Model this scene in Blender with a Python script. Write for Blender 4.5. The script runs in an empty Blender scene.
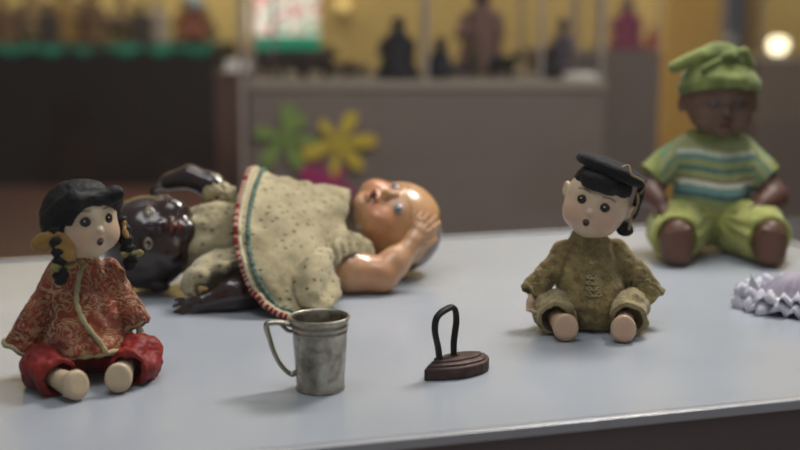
import bpy, math, random
import numpy as np
from mathutils import Matrix, Vector
random.seed(4); np.random.seed(4)
sc = bpy.context.scene
COL = sc.collection
R = math.radians

# ------------------------------------------------------------------ camera numbers
CAMZ = 0.37; FPX = 1200.0; PITCH = R(10.25)
cp, sp_ = math.cos(PITCH), math.sin(PITCH)
def at(px, py, Y):
    """point at world depth Y on the sight line through a photo position"""
    u = (px-400)/FPX; v = (py-225)/FPX
    dx, dy, dz = u, cp - v*sp_, -sp_ - v*cp
    t = Y/dy
    return np.array([dx*t, Y, CAMZ + dz*t])
def ground(px, py, z=0.0):
    u = (px-400)/FPX; v = (py-225)/FPX
    dx, dy, dz = u, cp - v*sp_, -sp_ - v*cp
    t = (z-CAMZ)/dz
    return np.array([dx*t, dy*t, z])

# ------------------------------------------------------------------ materials
def lin(c):
    return tuple(((x/255)/12.92 if x/255 <= .04045 else (((x/255)+.055)/1.055)**2.4) for x in c[:3]) + (1,)
class NT:
    def __init__(s, name):
        s.m = bpy.data.materials.new(name); s.m.use_nodes = True
        s.n = s.m.node_tree.nodes; s.l = s.m.node_tree.links
        s.b = s.n['Principled BSDF']
    def node(s, t, **kw):
        n = s.n.new(t)
        for k, v in kw.items():
            if k in n.inputs: n.inputs[k].default_value = v
            else: setattr(n, k, v)
        return n
    def link(s, a, b): s.l.new(a, b)
    def coord(s, scale=(1,1,1), rot=(0,0,0)):
        tc = s.node('ShaderNodeTexCoord'); mp = s.node('ShaderNodeMapping')
        mp.inputs['Scale'].default_value = scale; mp.inputs['Rotation'].default_value = rot
        s.link(tc.outputs['Object'], mp.inputs['Vector']); return mp.outputs['Vector']
    def noise(s, vec, scale, detail=4, rough=.6, dist=0):
        n = s.node('ShaderNodeTexNoise'); n.inputs['Scale'].default_value = scale
        n.inputs['Detail'].default_value = detail; n.inputs['Roughness'].default_value = rough
        n.inputs['Distortion'].default_value = dist
        s.link(vec, n.inputs['Vector']); return n.outputs['Fac']
    def ramp(s, fac, stops, interp='LINEAR'):
        r = s.node('ShaderNodeValToRGB'); r.color_ramp.interpolation = interp
        e = r.color_ramp.elements
        while len(e) < len(stops): e.new(.5)
        for el, (p, c) in zip(e, stops): el.position = p; el.color = c
        s.link(fac, r.inputs['Fac']); return r.outputs['Color']
    def mix(s, fac, a, b, mode='MIX'):
        m = s.node('ShaderNodeMix', data_type='RGBA', blend_type=mode)
        for sock, v in ((m.inputs[0], fac), (m.inputs[6], a), (m.inputs[7], b)):
            if hasattr(v, 'links'): s.link(v, sock)
            else: sock.default_value = v
        return m.outputs[2]
    def bump(s, h, strength=.3, dist=.001):
        b = s.node('ShaderNodeBump'); b.inputs['Strength'].default_value = strength
        b.inputs['Distance'].default_value = dist
        s.link(h, b.inputs['Height']); s.link(b.outputs['Normal'], s.b.inputs['Normal'])
    def fin(s, col=None, rough=.5, metal=0, spec=.5, coat=0, sheen=0):
        if col is not None:
            if hasattr(col, 'links'): s.link(col, s.b.inputs['Base Color'])
            else: s.b.inputs['Base Color'].default_value = col
        s.b.inputs['Roughness'].default_value = rough; s.b.inputs['Metallic'].default_value = metal
        s.b.inputs['Specular IOR Level'].default_value = spec
        s.b.inputs['Coat Weight'].default_value = coat; s.b.inputs['Sheen Weight'].default_value = sheen
        s.b.inputs['Coat Roughness'].default_value = .12
        return s.m
BW = lambda v: (v, v, v, 1)

def m_simple(name, c, rough=.5, metal=0, coat=0, var=.12, scale=40, bump=0, bscale=300, spec=.5, sheen=0):
    t = NT(name); v = t.coord()
    n = t.noise(v, scale)
    a = lin(c)
    lo = tuple(x*(1-var) for x in a[:3])+(1,); hi = tuple(min(1, x*(1+var)) for x in a[:3])+(1,)
    col = t.ramp(n, [(.3, lo), (.7, hi)])
    if bump: t.bump(t.noise(v, bscale, 3), bump)
    return t.fin(col, rough, metal, spec, coat, sheen)

def m_vcol(name, rough=.35, coat=.0, var=.12, scale=60, bump=.0, bscale=200, spec=.5):
    t = NT(name); v = t.coord()
    at_ = t.node('ShaderNodeAttribute', attribute_name='Col')
    n = t.noise(v, scale, 6, .65)
    f = t.ramp(n, [(.3, BW(1-var)), (.65, BW(1))])
    col = t.mix(1.0, at_.outputs['Color'], f, 'MULTIPLY')
    if bump: t.bump(t.noise(v, bscale, 3), bump)
    return t.fin(col, rough, 0, spec, coat)

def m_cloth(name, c, c2=None, weave=900, rough=.85, bump=.35, var=.25, scale=25, sheen=.2):
    t = NT(name); v = t.coord()
    c2 = c2 or tuple(x*.6 for x in c)
    n = t.noise(v, scale, 5, .65)
    col = t.ramp(n, [(.32, lin(c2)), (.62, lin(c))])
    w = t.noise(v, weave, 2, .5)
    col = t.mix(var, col, t.ramp(w, [(.3, BW(.35)), (.7, BW(1))]), 'MULTIPLY')
    t.bump(w, bump, .0006)
    return t.fin(col, rough, 0, .3, 0, sheen)

def m_brocade():
    t = NT('red gold brocade'); v = t.coord()
    n = t.noise(v, 30, 3)
    base = t.ramp(n, [(.3, lin((88, 26, 18))), (.7, lin((174, 76, 46)))])
    # scrolling gold leaves: thin contour bands of a distorted noise plus blossoms
    n1 = t.noise(v, 48, 2, .5, 1.6)
    band = t.ramp(n1, [(.40, BW(0)), (.44, BW(1)), (.47, BW(1)), (.50, BW(0)), (.56, BW(0)), (.585, BW(1)), (.61, BW(1)), (.64, BW(0))])
    vo = t.node('ShaderNodeTexVoronoi', feature='F1'); vo.inputs['Scale'].default_value = 85
    t.link(v, vo.inputs['Vector'])
    dots = t.ramp(vo.outputs['Distance'], [(.12, BW(1)), (.30, BW(0))])
    g = t.mix(1.0, band, dots, 'LIGHTEN')
    wear = t.ramp(t.noise(v, 28, 3), [(.35, BW(.12)), (.62, BW(.85))])
    g = t.mix(1.0, g, wear, 'MULTIPLY')
    gold = t.ramp(t.noise(v, 45, 2), [(.35, lin((170, 128, 70))), (.65, lin((224, 204, 156)))])
    col = t.mix(g, base, gold)
    w = t.noise(v, 900, 2)
    col = t.mix(.25, col, t.ramp(w, [(.3, BW(.3)), (.7, BW(1))]), 'MULTIPLY')
    t.bump(g, .25, .0008)
    r = t.node('ShaderNodeMapRange'); r.inputs['To Min'].default_value = .75; r.inputs['To Max'].default_value = .38
    t.link(g, r.inputs['Value']); m = t.fin(col, .6, 0, .5, 0, .1); t.link(r.outputs[0], t.b.inputs['Roughness'])
    return m

def m_olive(name, a=(124, 112, 72), b=(78, 70, 42), red=.5):
    t = NT(name); v = t.coord()
    col = t.ramp(t.noise(v, 26, 5, .7), [(.32, lin(b)), (.66, lin(a))])
    rd = t.ramp(t.noise(v, 34, 2), [(.60, BW(0)), (.72, BW(red))])
    col = t.mix(rd, col, lin((112, 56, 40)))
    # faint woven blossoms
    vo = t.node('ShaderNodeTexVoronoi', feature='SMOOTH_F1'); vo.inputs['Scale'].default_value = 90
    t.link(v, vo.inputs['Vector'])
    f = t.ramp(vo.outputs['Distance'], [(.25, BW(.35)), (.5, BW(0))])
    col = t.mix(f, col, lin((158, 146, 96)))
    w = t.noise(v, 420, 3)
    col = t.mix(.6, col, t.ramp(w, [(.3, BW(.3)), (.7, BW(1))]), 'MULTIPLY')
    t.bump(w, .5, .0008)
    return t.fin(col, .85, 0, .3, 0, .15)

def m_print():
    """cream cotton with rows of small dark sprigs"""
    t = NT('sprigged cream cotton'); v = t.coord()
    base = t.ramp(t.noise(v, 14, 5, .65), [(.3, lin((132, 120, 88))), (.65, lin((204, 190, 152)))])
    v2 = t.coord((62, 118, 100), (.3, .2, .6))
    nd = t.node('ShaderNodeTexVoronoi', feature='F1', distance='EUCLIDEAN'); nd.inputs['Scale'].default_value = 1.0
    nd.inputs['Randomness'].default_value = .45
    t.link(v2, nd.inputs['Vector'])
    spot = t.ramp(nd.outputs['Distance'], [(.15, BW(.85)), (.27, BW(0))])
    hue = t.ramp(nd.outputs['Color'], [(.3, lin((70, 54, 44))), (.6, lin((96, 72, 50))), (.8, lin((70, 84, 58)))])
    col = t.mix(spot, base, hue)
    v3 = t.coord((84, 90, 90), (.4, .3, 0))
    n3 = t.node('ShaderNodeTexVoronoi', feature='F1'); n3.inputs['Scale'].default_value = 1.0
    t.link(v3, n3.inputs['Vector'])
    s3 = t.ramp(n3.outputs['Distance'], [(.08, BW(.5)), (.17, BW(0))])
    col = t.mix(s3, col, lin((128, 92, 66)))
    w = t.noise(v, 420, 3)
    col = t.mix(.30, col, t.ramp(w, [(.3, BW(.35)), (.7, BW(1))]), 'MULTIPLY')
    t.bump(w, .5, .001)
    return t.fin(col, .9, 0, .25, 0, .2)

def m_pewter():
    t = NT('tarnished pewter'); v = t.coord()
    n = t.noise(v, 38, 6, .7, .4)
    col = t.ramp(n, [(.30, lin((96, 88, 74))), (.5, lin((162, 156, 142))), (.72, lin((196, 192, 180)))])
    n2 = t.noise(v, 140, 4)
    t.bump(n2, .12, .0006)
    m = t.fin(col, .3, 1.0)
    r = t.ramp(n, [(.3, BW(.48)), (.7, BW(.27))]); t.link(r, t.b.inputs['Roughness'])
    return m
def m_iron(name, c=(58, 46, 42)):
    t = NT(name); v = t.coord()
    n = t.noise(v, 90, 6, .75)
    col = t.ramp(n, [(.3, lin(tuple(x*.6 for x in c))), (.6, lin(c)), (.8, lin((110, 78, 64)))])
    t.bump(n, .6, .0012)
    return t.fin(col, .55, .55)

def m_glass(name, tint=(.9, .93, .92), gloss=.06):
    t = NT(name)
    tr = t.node('ShaderNodeBsdfTransparent'); tr.inputs['Color'].default_value = (*tint, 1)
    gl = t.node('ShaderNodeBsdfGlossy'); gl.inputs['Roughness'].default_value = .03
    mx = t.node('ShaderNodeMixShader')
    fr = t.node('ShaderNodeFresnel'); fr.inputs['IOR'].default_value = 1.45
    ma = t.node('ShaderNodeMath', operation='MULTIPLY'); ma.inputs[1].default_value = gloss/.05
    t.link(fr.outputs[0], ma.inputs[0]); t.link(ma.outputs[0], mx.inputs[0])
    t.link(tr.outputs[0], mx.inputs[1]); t.link(gl.outputs[0], mx.inputs[2])
    t.link(mx.outputs[0], t.n['Material Output'].inputs['Surface'])
    return t.m
def m_emit(name, stops, scale, strength):
    t = NT(name); v = t.coord()
    col = t.ramp(t.noise(v, scale, 1), stops)
    t.link(col, t.b.inputs['Emission Color']); t.b.inputs['Emission Strength'].default_value = strength
    return t.fin(col, .5)

# ------------------------------------------------------------------ scene-graph helpers
def link(o, parent=None):
    COL.objects.link(o)
    if parent is not None: o.parent = parent
    return o
def tag(o, label, cat, group=None):
    o['label'] = label; o['category'] = cat
    if group: o['group'] = group
    return o
def thing(name, label, cat, loc=(0, 0, 0), rotz=0, group=None):
    o = bpy.data.objects.new(name, None); o.empty_display_size = .02
    o.location = loc; o.rotation_euler = (0, 0, rotz)
    link(o); return tag(o, label, cat, group)
def mesh(name, verts, faces, mat, parent=None, smooth=True, col=None, loc=None, rot=None, mats=None, fmat=None):
    me = bpy.data.meshes.new(name)
    verts = np.asarray(verts, dtype=float)
    me.from_pydata([tuple(map(float, v)) for v in verts], [], [tuple(int(i) for i in f) for f in faces])
    me.update()
    if smooth: me.polygons.foreach_set('use_smooth', [True]*len(me.polygons))
    for m in (mats or [mat]): me.materials.append(m)
    if fmat is not None: me.polygons.foreach_set('material_index', [int(i) for i in fmat])
    if col is not None:
        ca = me.color_attributes.new('Col', 'FLOAT_COLOR', 'POINT')
        c = np.ones((len(verts), 4)); c[:, :3] = col
        ca.data.foreach_set('color', c.ravel())
    o = bpy.data.objects.new(name, me)
    if loc is not None: o.location = loc
    if rot is not None: o.rotation_euler = rot
    return link(o, parent)

# ------------------------------------------------------------------ implicit-surface toolkit (millimetres)
def V(*a): return np.array(a, dtype=np.float32)
def smin(a, b, k):
    h = np.clip(.5+.5*(b-a)/k, 0, 1); return b+(a-b)*h - k*h*(1-h)
def smax(a, b, k): return -smin(-a, -b, k)
def ell(c, r, rot=None):
    c = V(*c); r = V(*(r if hasattr(r, '__len__') else (r, r, r)))
    Rm = None if rot is None else rotm(*rot)
    def f(P):
        Q = P-c
        if Rm is not None: Q = Q@Rm
        k0 = np.sqrt(((Q/r)**2).sum(-1)); k1 = np.sqrt(((Q/(r*r))**2).sum(-1))+1e-9
        return k0*(k0-1)/k1
    return f
def rotm(x, y, z):
    return np.array(Matrix.Rotation(R(z), 3, 'Z')@Matrix.Rotation(R(y), 3, 'Y')@Matrix.Rotation(R(x), 3, 'X'), dtype=np.float32)
def cap(a, b, ra, rb, flat=None):
    """tapered capsule; flat=(axis, factor) squashes it along a world axis through its middle"""
    a = V(*a); b = V(*b)
    def f(P):
        Q = P; A = a; B = b
        if flat:
            s = np.ones(3, np.float32); s[flat[0]] = 1/flat[1]; Q = P*s; A = a*s; B = b*s
        ab = B-A; t = np.clip(((Q-A)@ab)/(ab@ab), 0, 1)
        d = np.linalg.norm(Q-A-t[..., None]*ab, axis=-1) - (ra+(rb-ra)*t)
        return d*(flat[1] if flat and flat[1] < 1 else 1)
    return f
def plane(p, n):
    p = V(*p); n = V(*n); n = n/np.linalg.norm(n)
    return lambda P: (P-p)@n
def U(k, *fs):
    def f(P):
        d = fs[0](P)
        for g in fs[1:]: d = smin(d, g(P), k)
        return d
    return f
def SUB(k, a, b): return lambda P: smax(a(P), -b(P), k)
def INT(k, a, b): return lambda P: smax(a(P), b(P), k)
def xf(f, M, t=(0, 0, 0), s=1.0):
    """move an implicit shape: local -> parent by rotation M, scale s, translation t"""
    M = np.asarray(M, np.float32); t = V(*t)
    return lambda P: f(((P-t)@M)/s)*s

def grad(f, P, e=.05):
    g = np.empty_like(P)
    for i in range(3):
        d = np.zeros(3, np.float32); d[i] = e
        g[:, i] = (f(P+d)-f(P-d))/(2*e)
    return g
def snet(f, lo, hi, h):
    xs = [np.arange(lo[i], hi[i]+h, h, dtype=np.float32) for i in range(3)]
    n = [len(x) for x in xs]
    F = np.empty(n, np.float32)
    YZ = np.stack(np.meshgrid(xs[1], xs[2], indexing='ij'), -1)
    st = max(1, int(400000/(n[1]*n[2])))
    for i in range(0, n[0], st):
        xx = xs[0][i:i+st]
        P = np.empty((len(xx), n[1], n[2], 3), np.float32)
        P[..., 0] = xx[:, None, None]; P[..., 1:] = YZ[None]
        F[i:i+st] = f(P.reshape(-1, 3)).reshape(len(xx), n[1], n[2])
    S = F < 0
    c = [n[i]-1 for i in range(3)]
    cnt = np.zeros(c, np.int32)
    for a in (0, 1):
        for b in (0, 1):
            for d in (0, 1): cnt += S[a:a+c[0], b:b+c[1], d:d+c[2]]
    act = (cnt > 0) & (cnt < 8)
    idx = -np.ones(c, np.int64); cells = np.argwhere(act); idx[act] = np.arange(len(cells))
    acc = np.zeros((len(cells), 3)); num = np.zeros(len(cells))
    corners = [(a, b, d) for a in (0, 1) for b in (0, 1) for d in (0, 1)]
    for c0 in corners:
        for ax in range(3):
            if c0[ax]: continue
            c1 = list(c0); c1[ax] = 1
            p0 = cells+np.array(c0); p1 = cells+np.array(c1)
            f0 = F[tuple(p0.T)]; f1 = F[tuple(p1.T)]
            m = (f0 < 0) != (f1 < 0)
            t = np.where(m, f0/np.where(m, f0-f1, 1), 0)
            acc += m[:, None]*(p0+t[:, None]*(p1-p0)); num += m
    v = (acc/num[:, None])*h+np.array([x[0] for x in xs])
    faces = []
    for ax in range(3):
        o = [0, 1, 2]; o.remove(ax); u, w = o
        sl0 = [slice(1, n[i]-1) for i in range(3)]; sl1 = list(sl0)
        sl0[ax] = slice(0, n[ax]-1); sl1[ax] = slice(1, n[ax])
        a = S[tuple(sl0)]; b = S[tuple(sl1)]
        e = np.argwhere(a != b); fl = a[tuple(e.T)]
        off = np.zeros(3, int); off[u] = 1; off[w] = 1
        e = e+off
        def g(du, dw):
            q = e.copy(); q[:, u] += du; q[:, w] += dw; return idx[tuple(q.T)]
        q = np.stack([g(-1, -1), g(0, -1), g(0, 0), g(-1, 0)], 1)
        flip = ~fl if ax != 1 else fl
        q[flip] = q[flip][:, ::-1]
        faces.append(q)
    return v.astype(np.float32), np.concatenate(faces)
# smooth value noise for cloth relief
def vnoise(P, s, seed=0):
    Q = P*s+seed*17.3; i = np.floor(Q); fr = Q-i; fr = fr*fr*(3-2*fr); r = 0
    for a in (0, 1):
        for b in (0, 1):
            for c in (0, 1):
                j = i+np.array([a, b, c])
                hsh = np.sin(j@np.array([12.9898, 78.233, 37.719]))*43758.5453
                hsh = hsh-np.floor(hsh)
                r = r+hsh*(fr[:, 0] if a else 1-fr[:, 0])*(fr[:, 1] if b else 1-fr[:, 1])*(fr[:, 2] if c else 1-fr[:, 2])
    return r*2-1
def blob(name, f, lo, hi, h, mat, parent=None, disp=None, col=None, **kw):
    v, q = snet(f, lo, hi, h)
    for _ in range(3):
        g = grad(f, v); d = f(v); gg = (g*g).sum(-1)+1e-6
        st = (d/gg)[:, None]*g
        ln = np.linalg.norm(st, axis=1, keepdims=True); st *= np.minimum(1, h*.6/(ln+1e-9))
        v = v-st
    if disp is not None:
        g = grad(f, v, .3); g /= (np.linalg.norm(g, axis=1, keepdims=True)+1e-6)
        v = v+g*disp(v)[:, None]
    c = col(v) if col is not None else None
    return mesh(name, v*.001, q, mat, parent, col=c, **kw)
def hit(f, o, d, far=200):
    """first surface point along a ray, with normal"""
    o = V(*o); d = V(*d); d /= np.linalg.norm(d); t = 0
    for _ in range(200):
        s = float(f((o+d*t)[None])[0])
        if s < .02 or t > far: break
        t += s*.7
    p = (o+d*t); g = grad(f, p[None], .2)[0]; return p, g/np.linalg.norm(g)
def L3(c): return np.array(lin(c)[:3])
def paint(P, base, spots):
    """spots: (centre, radii, colour, softness, strength)"""
    c = np.tile(L3(base), (len(P), 1))
    for ce, r, cl, soft, st in spots:
        d = np.sqrt((((P-V(*ce))/V(*(r if hasattr(r, '__len__') else (r, r, r))))**2).sum(-1))
        w = st*np.clip((1+soft-d)/(2*soft), 0, 1); w = w*w*(3-2*w) if st == 1 else w
        c = c*(1-w[:, None])+L3(cl)*w[:, None]
    return c

def patch(name, f, x, z, rx, rz, mat, parent, colfn, roll=0, bulge=.8, lift=.15, yaw=0, origin=None):
    """oval domed patch seated on the front of an implicit head (x, z in mm, seen from -Y)"""
    n, m = 9, 28
    p, nn = hit(f, (x, -150, z), (0, 1, 0))
    ez = V(0, 0, 1)-nn*nn[2]; ez /= np.linalg.norm(ez); ex = np.cross(ez, nn); ex = -ex
    cr, sr = math.cos(R(roll)), math.sin(R(roll))
    verts = []; uv = []
    for i in range(n+1):
        for j in range(m):
            a = 2*math.pi*j/m; r = i/n
            u, w = r*math.cos(a), r*math.sin(a)
            uu = u*rx; ww = w*rz
            q = p + ex*(uu*cr-ww*sr)+ez*(uu*sr+ww*cr)
            qs, _ = hit(f, q+nn*12, -nn, 30)
            verts.append(qs+nn*(lift+bulge*(1-r*r)-(.6 if i == n else 0))); uv.append((u, w))
    faces = []
    for i in range(n):
        for j in range(m):
            faces.append((i*m+j, i*m+(j+1) % m, (i+1)*m+(j+1) % m, (i+1)*m+j))
    uv = np.array(uv)
    return mesh(name, np.array(verts)*.001, faces, mat, parent, col=colfn(uv[:, 0], uv[:, 1]))
def eye_cols(iris, white=(200, 196, 184), lid=(30, 20, 18), ri=.55, rp=.26, look=(0, 0), aspect=1.0):
    def f(u, w):
        c = np.tile(L3(white), (len(u), 1)); rr = np.hypot(u, w)
        d = np.hypot((u-look[0])*aspect, (w-look[1]))
        c[d < ri] = L3(iris); c[d < rp] = L3((12, 9, 9))
        c[np.hypot((u-look[0]-.18)*aspect, w-look[1]-.22) < .14] = L3((245, 245, 240))  # small white highlight painted into the eye colour
        c[(rr > .84)] = L3(lid); return c
    return f

def tube(name, pts, rad, mat, parent=None, seg=10, flat=1.0, closed=False, up=(0, 0, 1), smoothn=4, **kw):
    P = np.array(pts, float)
    P = crom(P, smoothn, closed) if smoothn > 1 else P
    rad = np.interp(np.linspace(0, 1, len(P)), np.linspace(0, 1, len(rad)), rad) if hasattr(rad, '__len__') else np.full(len(P), rad)
    n = len(P); vs = []; upv = np.array(up, float)
    for i in range(n):
        t = (P[(i+1) % n]-P[i-1]) if closed else (P[min(i+1, n-1)]-P[max(i-1, 0)])
        t /= np.linalg.norm(t)+1e-12
        a = np.cross(t, upv)
        if np.linalg.norm(a) < .05: a = np.cross(t, np.array([1., 0, 0]))
        a /= np.linalg.norm(a); b = np.cross(t, a)
        for j in range(seg):
            th = 2*math.pi*j/seg
            vs.append(P[i]+rad[i]*(a*math.cos(th)+b*math.sin(th)*flat))
    fs = []
    for i in range(n if closed else n-1):
        for j in range(seg):
            fs.append((i*seg+j, i*seg+(j+1) % seg, ((i+1) % n)*seg+(j+1) % seg, ((i+1) % n)*seg+j))
    if not closed:
        fs.append(tuple(range(seg))[::-1]); fs.append(tuple((n-1)*seg+j for j in range(seg)))
    return mesh(name, vs, fs, mat, parent, **kw)
def crom(P, k, closed=False):
    P = np.asarray(P, float); n = len(P); out = []
    rng = range(n) if closed else range(n-1)
    for i in rng:
        p0 = P[(i-1) % n] if closed or i > 0 else P[0]*2-P[1]
        p1 = P[i]; p2 = P[(i+1) % n]
        p3 = P[(i+2) % n] if closed or i+2 < n else P[-1]*2-P[-2]
        for j in range(k):
            t = j/k
            out.append(.5*((2*p1)+(-p0+p2)*t+(2*p0-5*p1+4*p2-p3)*t*t+(-p0+3*p1-3*p2+p3)*t**3))
    if not closed: out.append(P[-1])
    return np.array(out)
def on_surf(f, pts, lift=.3):
    P = np.array(pts, np.float32)
    for _ in range(8):
        g = grad(f, P, .3); d = f(P)-lift; gg = (g*g).sum(-1)+1e-6
        P = P-(d/gg)[:, None]*g
    return P
def lathe(name, prof, mat, parent=None, seg=48, **kw):
    vs = []; fs = []
    for r, z in prof:
        for j in range(seg):
            a = 2*math.pi*j/seg; vs.append((r*math.cos(a), r*math.sin(a), z))
    n = len(prof)
    for i in range(n-1):
        for j in range(seg):
            fs.append((i*seg+j, i*seg+(j+1) % seg, (i+1)*seg+(j+1) % seg, (i+1)*seg+j))
    return mesh(name, vs, fs, mat, parent, **kw)
def boxm(name, lo, hi, mat, parent=None, bev=0, **kw):
    x0, y0, z0 = lo; x1, y1, z1 = hi
    vs = [(x0, y0, z0), (x1, y0, z0), (x1, y1, z0), (x0, y1, z0), (x0, y0, z1), (x1, y0, z1), (x1, y1, z1), (x0, y1, z1)]
    fs = [(0, 3, 2, 1), (4, 5, 6, 7), (0, 1, 5, 4), (1, 2, 6, 5), (2, 3, 7, 6), (3, 0, 4, 7)]
    o = mesh(name, vs, fs, mat, parent, smooth=False, **kw)
    if bev:
        b = o.modifiers.new('bevel', 'BEVEL'); b.width = bev; b.segments = 2
    return o
def struct(o): o['kind'] = 'structure'; return o

def hand_sdf(Ls, curl=.35, spread=.12, thumb=1):
    """wrist at origin, fingers along +Z, palm towards -Y, thumb towards +X*thumb"""
    fs = [ell((0, 0, .27*Ls), (.21*Ls, .105*Ls, .3*Ls)), cap((0, 0, -.1*Ls), (0, 0, .15*Ls), .13*Ls, .16*Ls)]
    sep = []
    for i, (x, ln) in enumerate(((.15, .36), (.05, .43), (-.055, .40), (-.155, .32))):
        x *= thumb; a = (x*Ls, 0, .46*Ls); dx = spread*x/.15*.5
        b = ((x+dx*ln)*Ls, -ln*.5*math.sin(curl)*Ls, (.46+ln*.5*math.cos(curl))*Ls)
        c = (b[0]+dx*ln*.5*Ls, b[1]-ln*.5*math.sin(curl*2.1)*Ls, b[2]+ln*.5*math.cos(curl*2.1)*Ls)
        sep.append(U(.02*Ls, cap(a, b, .068*Ls, .060*Ls), cap(b, c, .060*Ls, .050*Ls)))
    t0 = (.13*thumb*Ls, -.02*Ls, .12*Ls); t1 = (.30*thumb*Ls, -.07*Ls, .30*Ls); t2 = (.36*thumb*Ls, -.11*Ls, .46*Ls)
    th = U(.02*Ls, cap(t0, t1, .085*Ls, .068*Ls), cap(t1, t2, .068*Ls, .052*Ls))
    palm = U(.12*Ls, *fs)
    def f(P):
        d = sep[0](P)
        for s in sep[1:]: d = np.minimum(d, s(P))
        return smin(smin(palm(P), d, .04*Ls), th(P), .05*Ls)
    return f
def frame(z, y):
    """matrix with columns x,y,z: local +Z goes to z, local -Y (palm / face) goes to y"""
    z = np.array(z, float); z /= np.linalg.norm(z)
    y = -np.array(y, float); y -= z*(y@z); y /= np.linalg.norm(y)
    x = np.cross(y, z); return np.stack([x, y, z], 1)
def eul(M): return Matrix(M.tolist()).to_euler()

# ================================================================== materials
M = {}
M['print'] = m_print()
M['brocade'] = m_brocade()
M['olive'] = m_olive('olive brocade', (172, 150, 98), (104, 88, 54))
M['olive_light'] = m_olive('worn olive trousers', (184, 168, 124), (120, 106, 74), .15)
M['red_satin'] = m_cloth('faded red satin', (146, 40, 34), (84, 20, 20), 500, .55, .3, .25, 22, 0)
M['trim_cream'] = m_cloth('frayed cream trim', (196, 184, 138), (120, 112, 78), 500)
M['gold_cloth'] = m_cloth('old gold ribbon', (184, 142, 72), (128, 92, 40), 500, .5)
M['olive_ribbon'] = m_cloth('olive ribbon', (150, 138, 72), (92, 84, 44), 700, .6)
M['black_hair'] = m_cloth('black doll hair', (20, 18, 19), (8, 7, 8), 420, .6, .8, .4, 60, 0)
M['black_felt'] = m_cloth('black felt', (22, 20, 24), (9, 8, 11), 600, .85, .6, .4, 60, .06)
M['queue_cord'] = m_simple('tan cord', (150, 128, 90), .7)
M['compo'] = m_vcol('painted composition', .42, .1, .10, 70)
M['gloss'] = m_vcol('glossy painted eye', .15, .5, 0)
M['matte_v'] = m_vcol('matte painted', .7, 0, .15, 80)
M['light_skin'] = m_vcol('glossy amber composition', .30, .35, .22, 30, .05, 60)
M['dark_skin'] = m_vcol('glossy dark brown composition', .20, .5, .3, 30, .06, 60)
M['vinyl'] = m_vcol('matte brown vinyl', .5, .0, .1, 40)
M['green_knit'] = m_cloth('green knit', (138, 148, 82), (88, 100, 48), 700, .9, .5, .25, 18)
M['green_pants'] = m_cloth('lime green cotton', (182, 184, 104), (132, 136, 70), 700, .9, .3, .15, 14)
M['shirt_v'] = m_vcol('striped jersey', .9, 0, .12, 60, .2, 700, .2)
M['braid_v'] = m_vcol('woven braid', .85, 0, .1, 200, .3, 900, .2)
M['pewter'] = m_pewter()
M['iron'] = m_iron('rusty cast iron', (84, 64, 58)); M['iron_black'] = m_iron('black wrought iron', (40, 36, 36))
M['lace'] = m_cloth('white lace', (232, 230, 238), (176, 174, 192), 260, .9, .6, .35, 60)
M['lilac'] = m_cloth('pale lilac satin', (164, 156, 170), (136, 128, 144), 500, .6, .2, .15, 20)
M['lace_yellow'] = m_cloth('pale yellow ribbon', (206, 204, 140), (160, 160, 96), 400)

# ================================================================== display case (table frame)
TA = R(15.7)
ca, sa = math.cos(TA), math.sin(TA)
def tab(a, b, z): return (a*ca-b*sa, a*sa+b*ca, z)
A0, A1, B0, B1 = -.62, 1.115, .958, 1.838
def tbox(name, a0, b0, z0, a1, b1, z1, mat, parent, bev=0):
    o = boxm(name, (a0, b0, z0), (a1, b1, z1), mat, parent, bev); return o
case = thing('display_case', 'white topped display case holding the old dolls, cup and iron', 'display case', (0, 0, 0), TA)
t = NT('white lacquered board'); v = t.coord()
n = t.noise(v, 3.0, 3); c = t.ramp(n, [(.3, lin((160, 165, 173))), (.7, lin((173, 178, 186)))])
sp = t.noise(v, 130, 2); c = t.mix(t.ramp(sp, [(.74, BW(0)), (.80, BW(.55))]), c, lin((120, 114, 108)))
st = t.noise(t.coord((3, 60, 1)), 3, 4); c = t.mix(t.ramp(st, [(.62, BW(0)), (.8, BW(.18))]), c, lin((140, 140, 146)))
m_top = t.fin(c, .24, 0, .5)
m_plinth = m_simple('taupe laminate', (122, 112, 110), .5, var=.08, scale=4)
m_rail = m_simple('pale metal rail', (196, 198, 202), .3, .2, var=.04)
m_gap = m_simple('dark seal', (60, 60, 64), .6)
tbox('display_board', A0, B0+.008, -.0076, A1-.008, B1-.008, 0, m_top, case)
tbox('plinth_body', A0+.01, B0+.004, -.9, A1-.004, B1-.004, -.0078, m_plinth, case)
def rail(a0, b0, a1, b1):
    tbox('rail', a0, b0, -.0075, a1, b1, .0025, m_rail, case, .001)
rail(A0, B0-.006, A1+.006, B0+.003); rail(A0, B1-.003, A1+.006, B1+.006); rail(A1-.003, B0+.004, A1+.006, B1-.004)
tbox('seal_strip', A0, B0+.003, -.0076, A1-.003, B0+.008, .0008, m_gap, case)
tbox('seal_strip', A0, B1-.008, -.0076, A1-.003, B1-.003, .0008, m_gap, case)
tbox('seal_strip', A1-.008, B0+.008, -.0076, A1-.003, B1-.008, .0008, m_gap, case)
m_pane = m_glass('clear acrylic', (.97, .975, .97), .012)
m_pane_edge = m_simple('acrylic edge', (150, 152, 150), .3)
def pane(a0, b0, a1, b1):
    tbox('glass_pane', a0, b0, .0036, a1, b1, .75, m_pane, case)
pane(A0, B1, A1-.002, B1+.003); pane(A1, B0+.003, A1+.003, B1+.003)
pane(A0, B0-.002, A1-.002, B0+.001)

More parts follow.
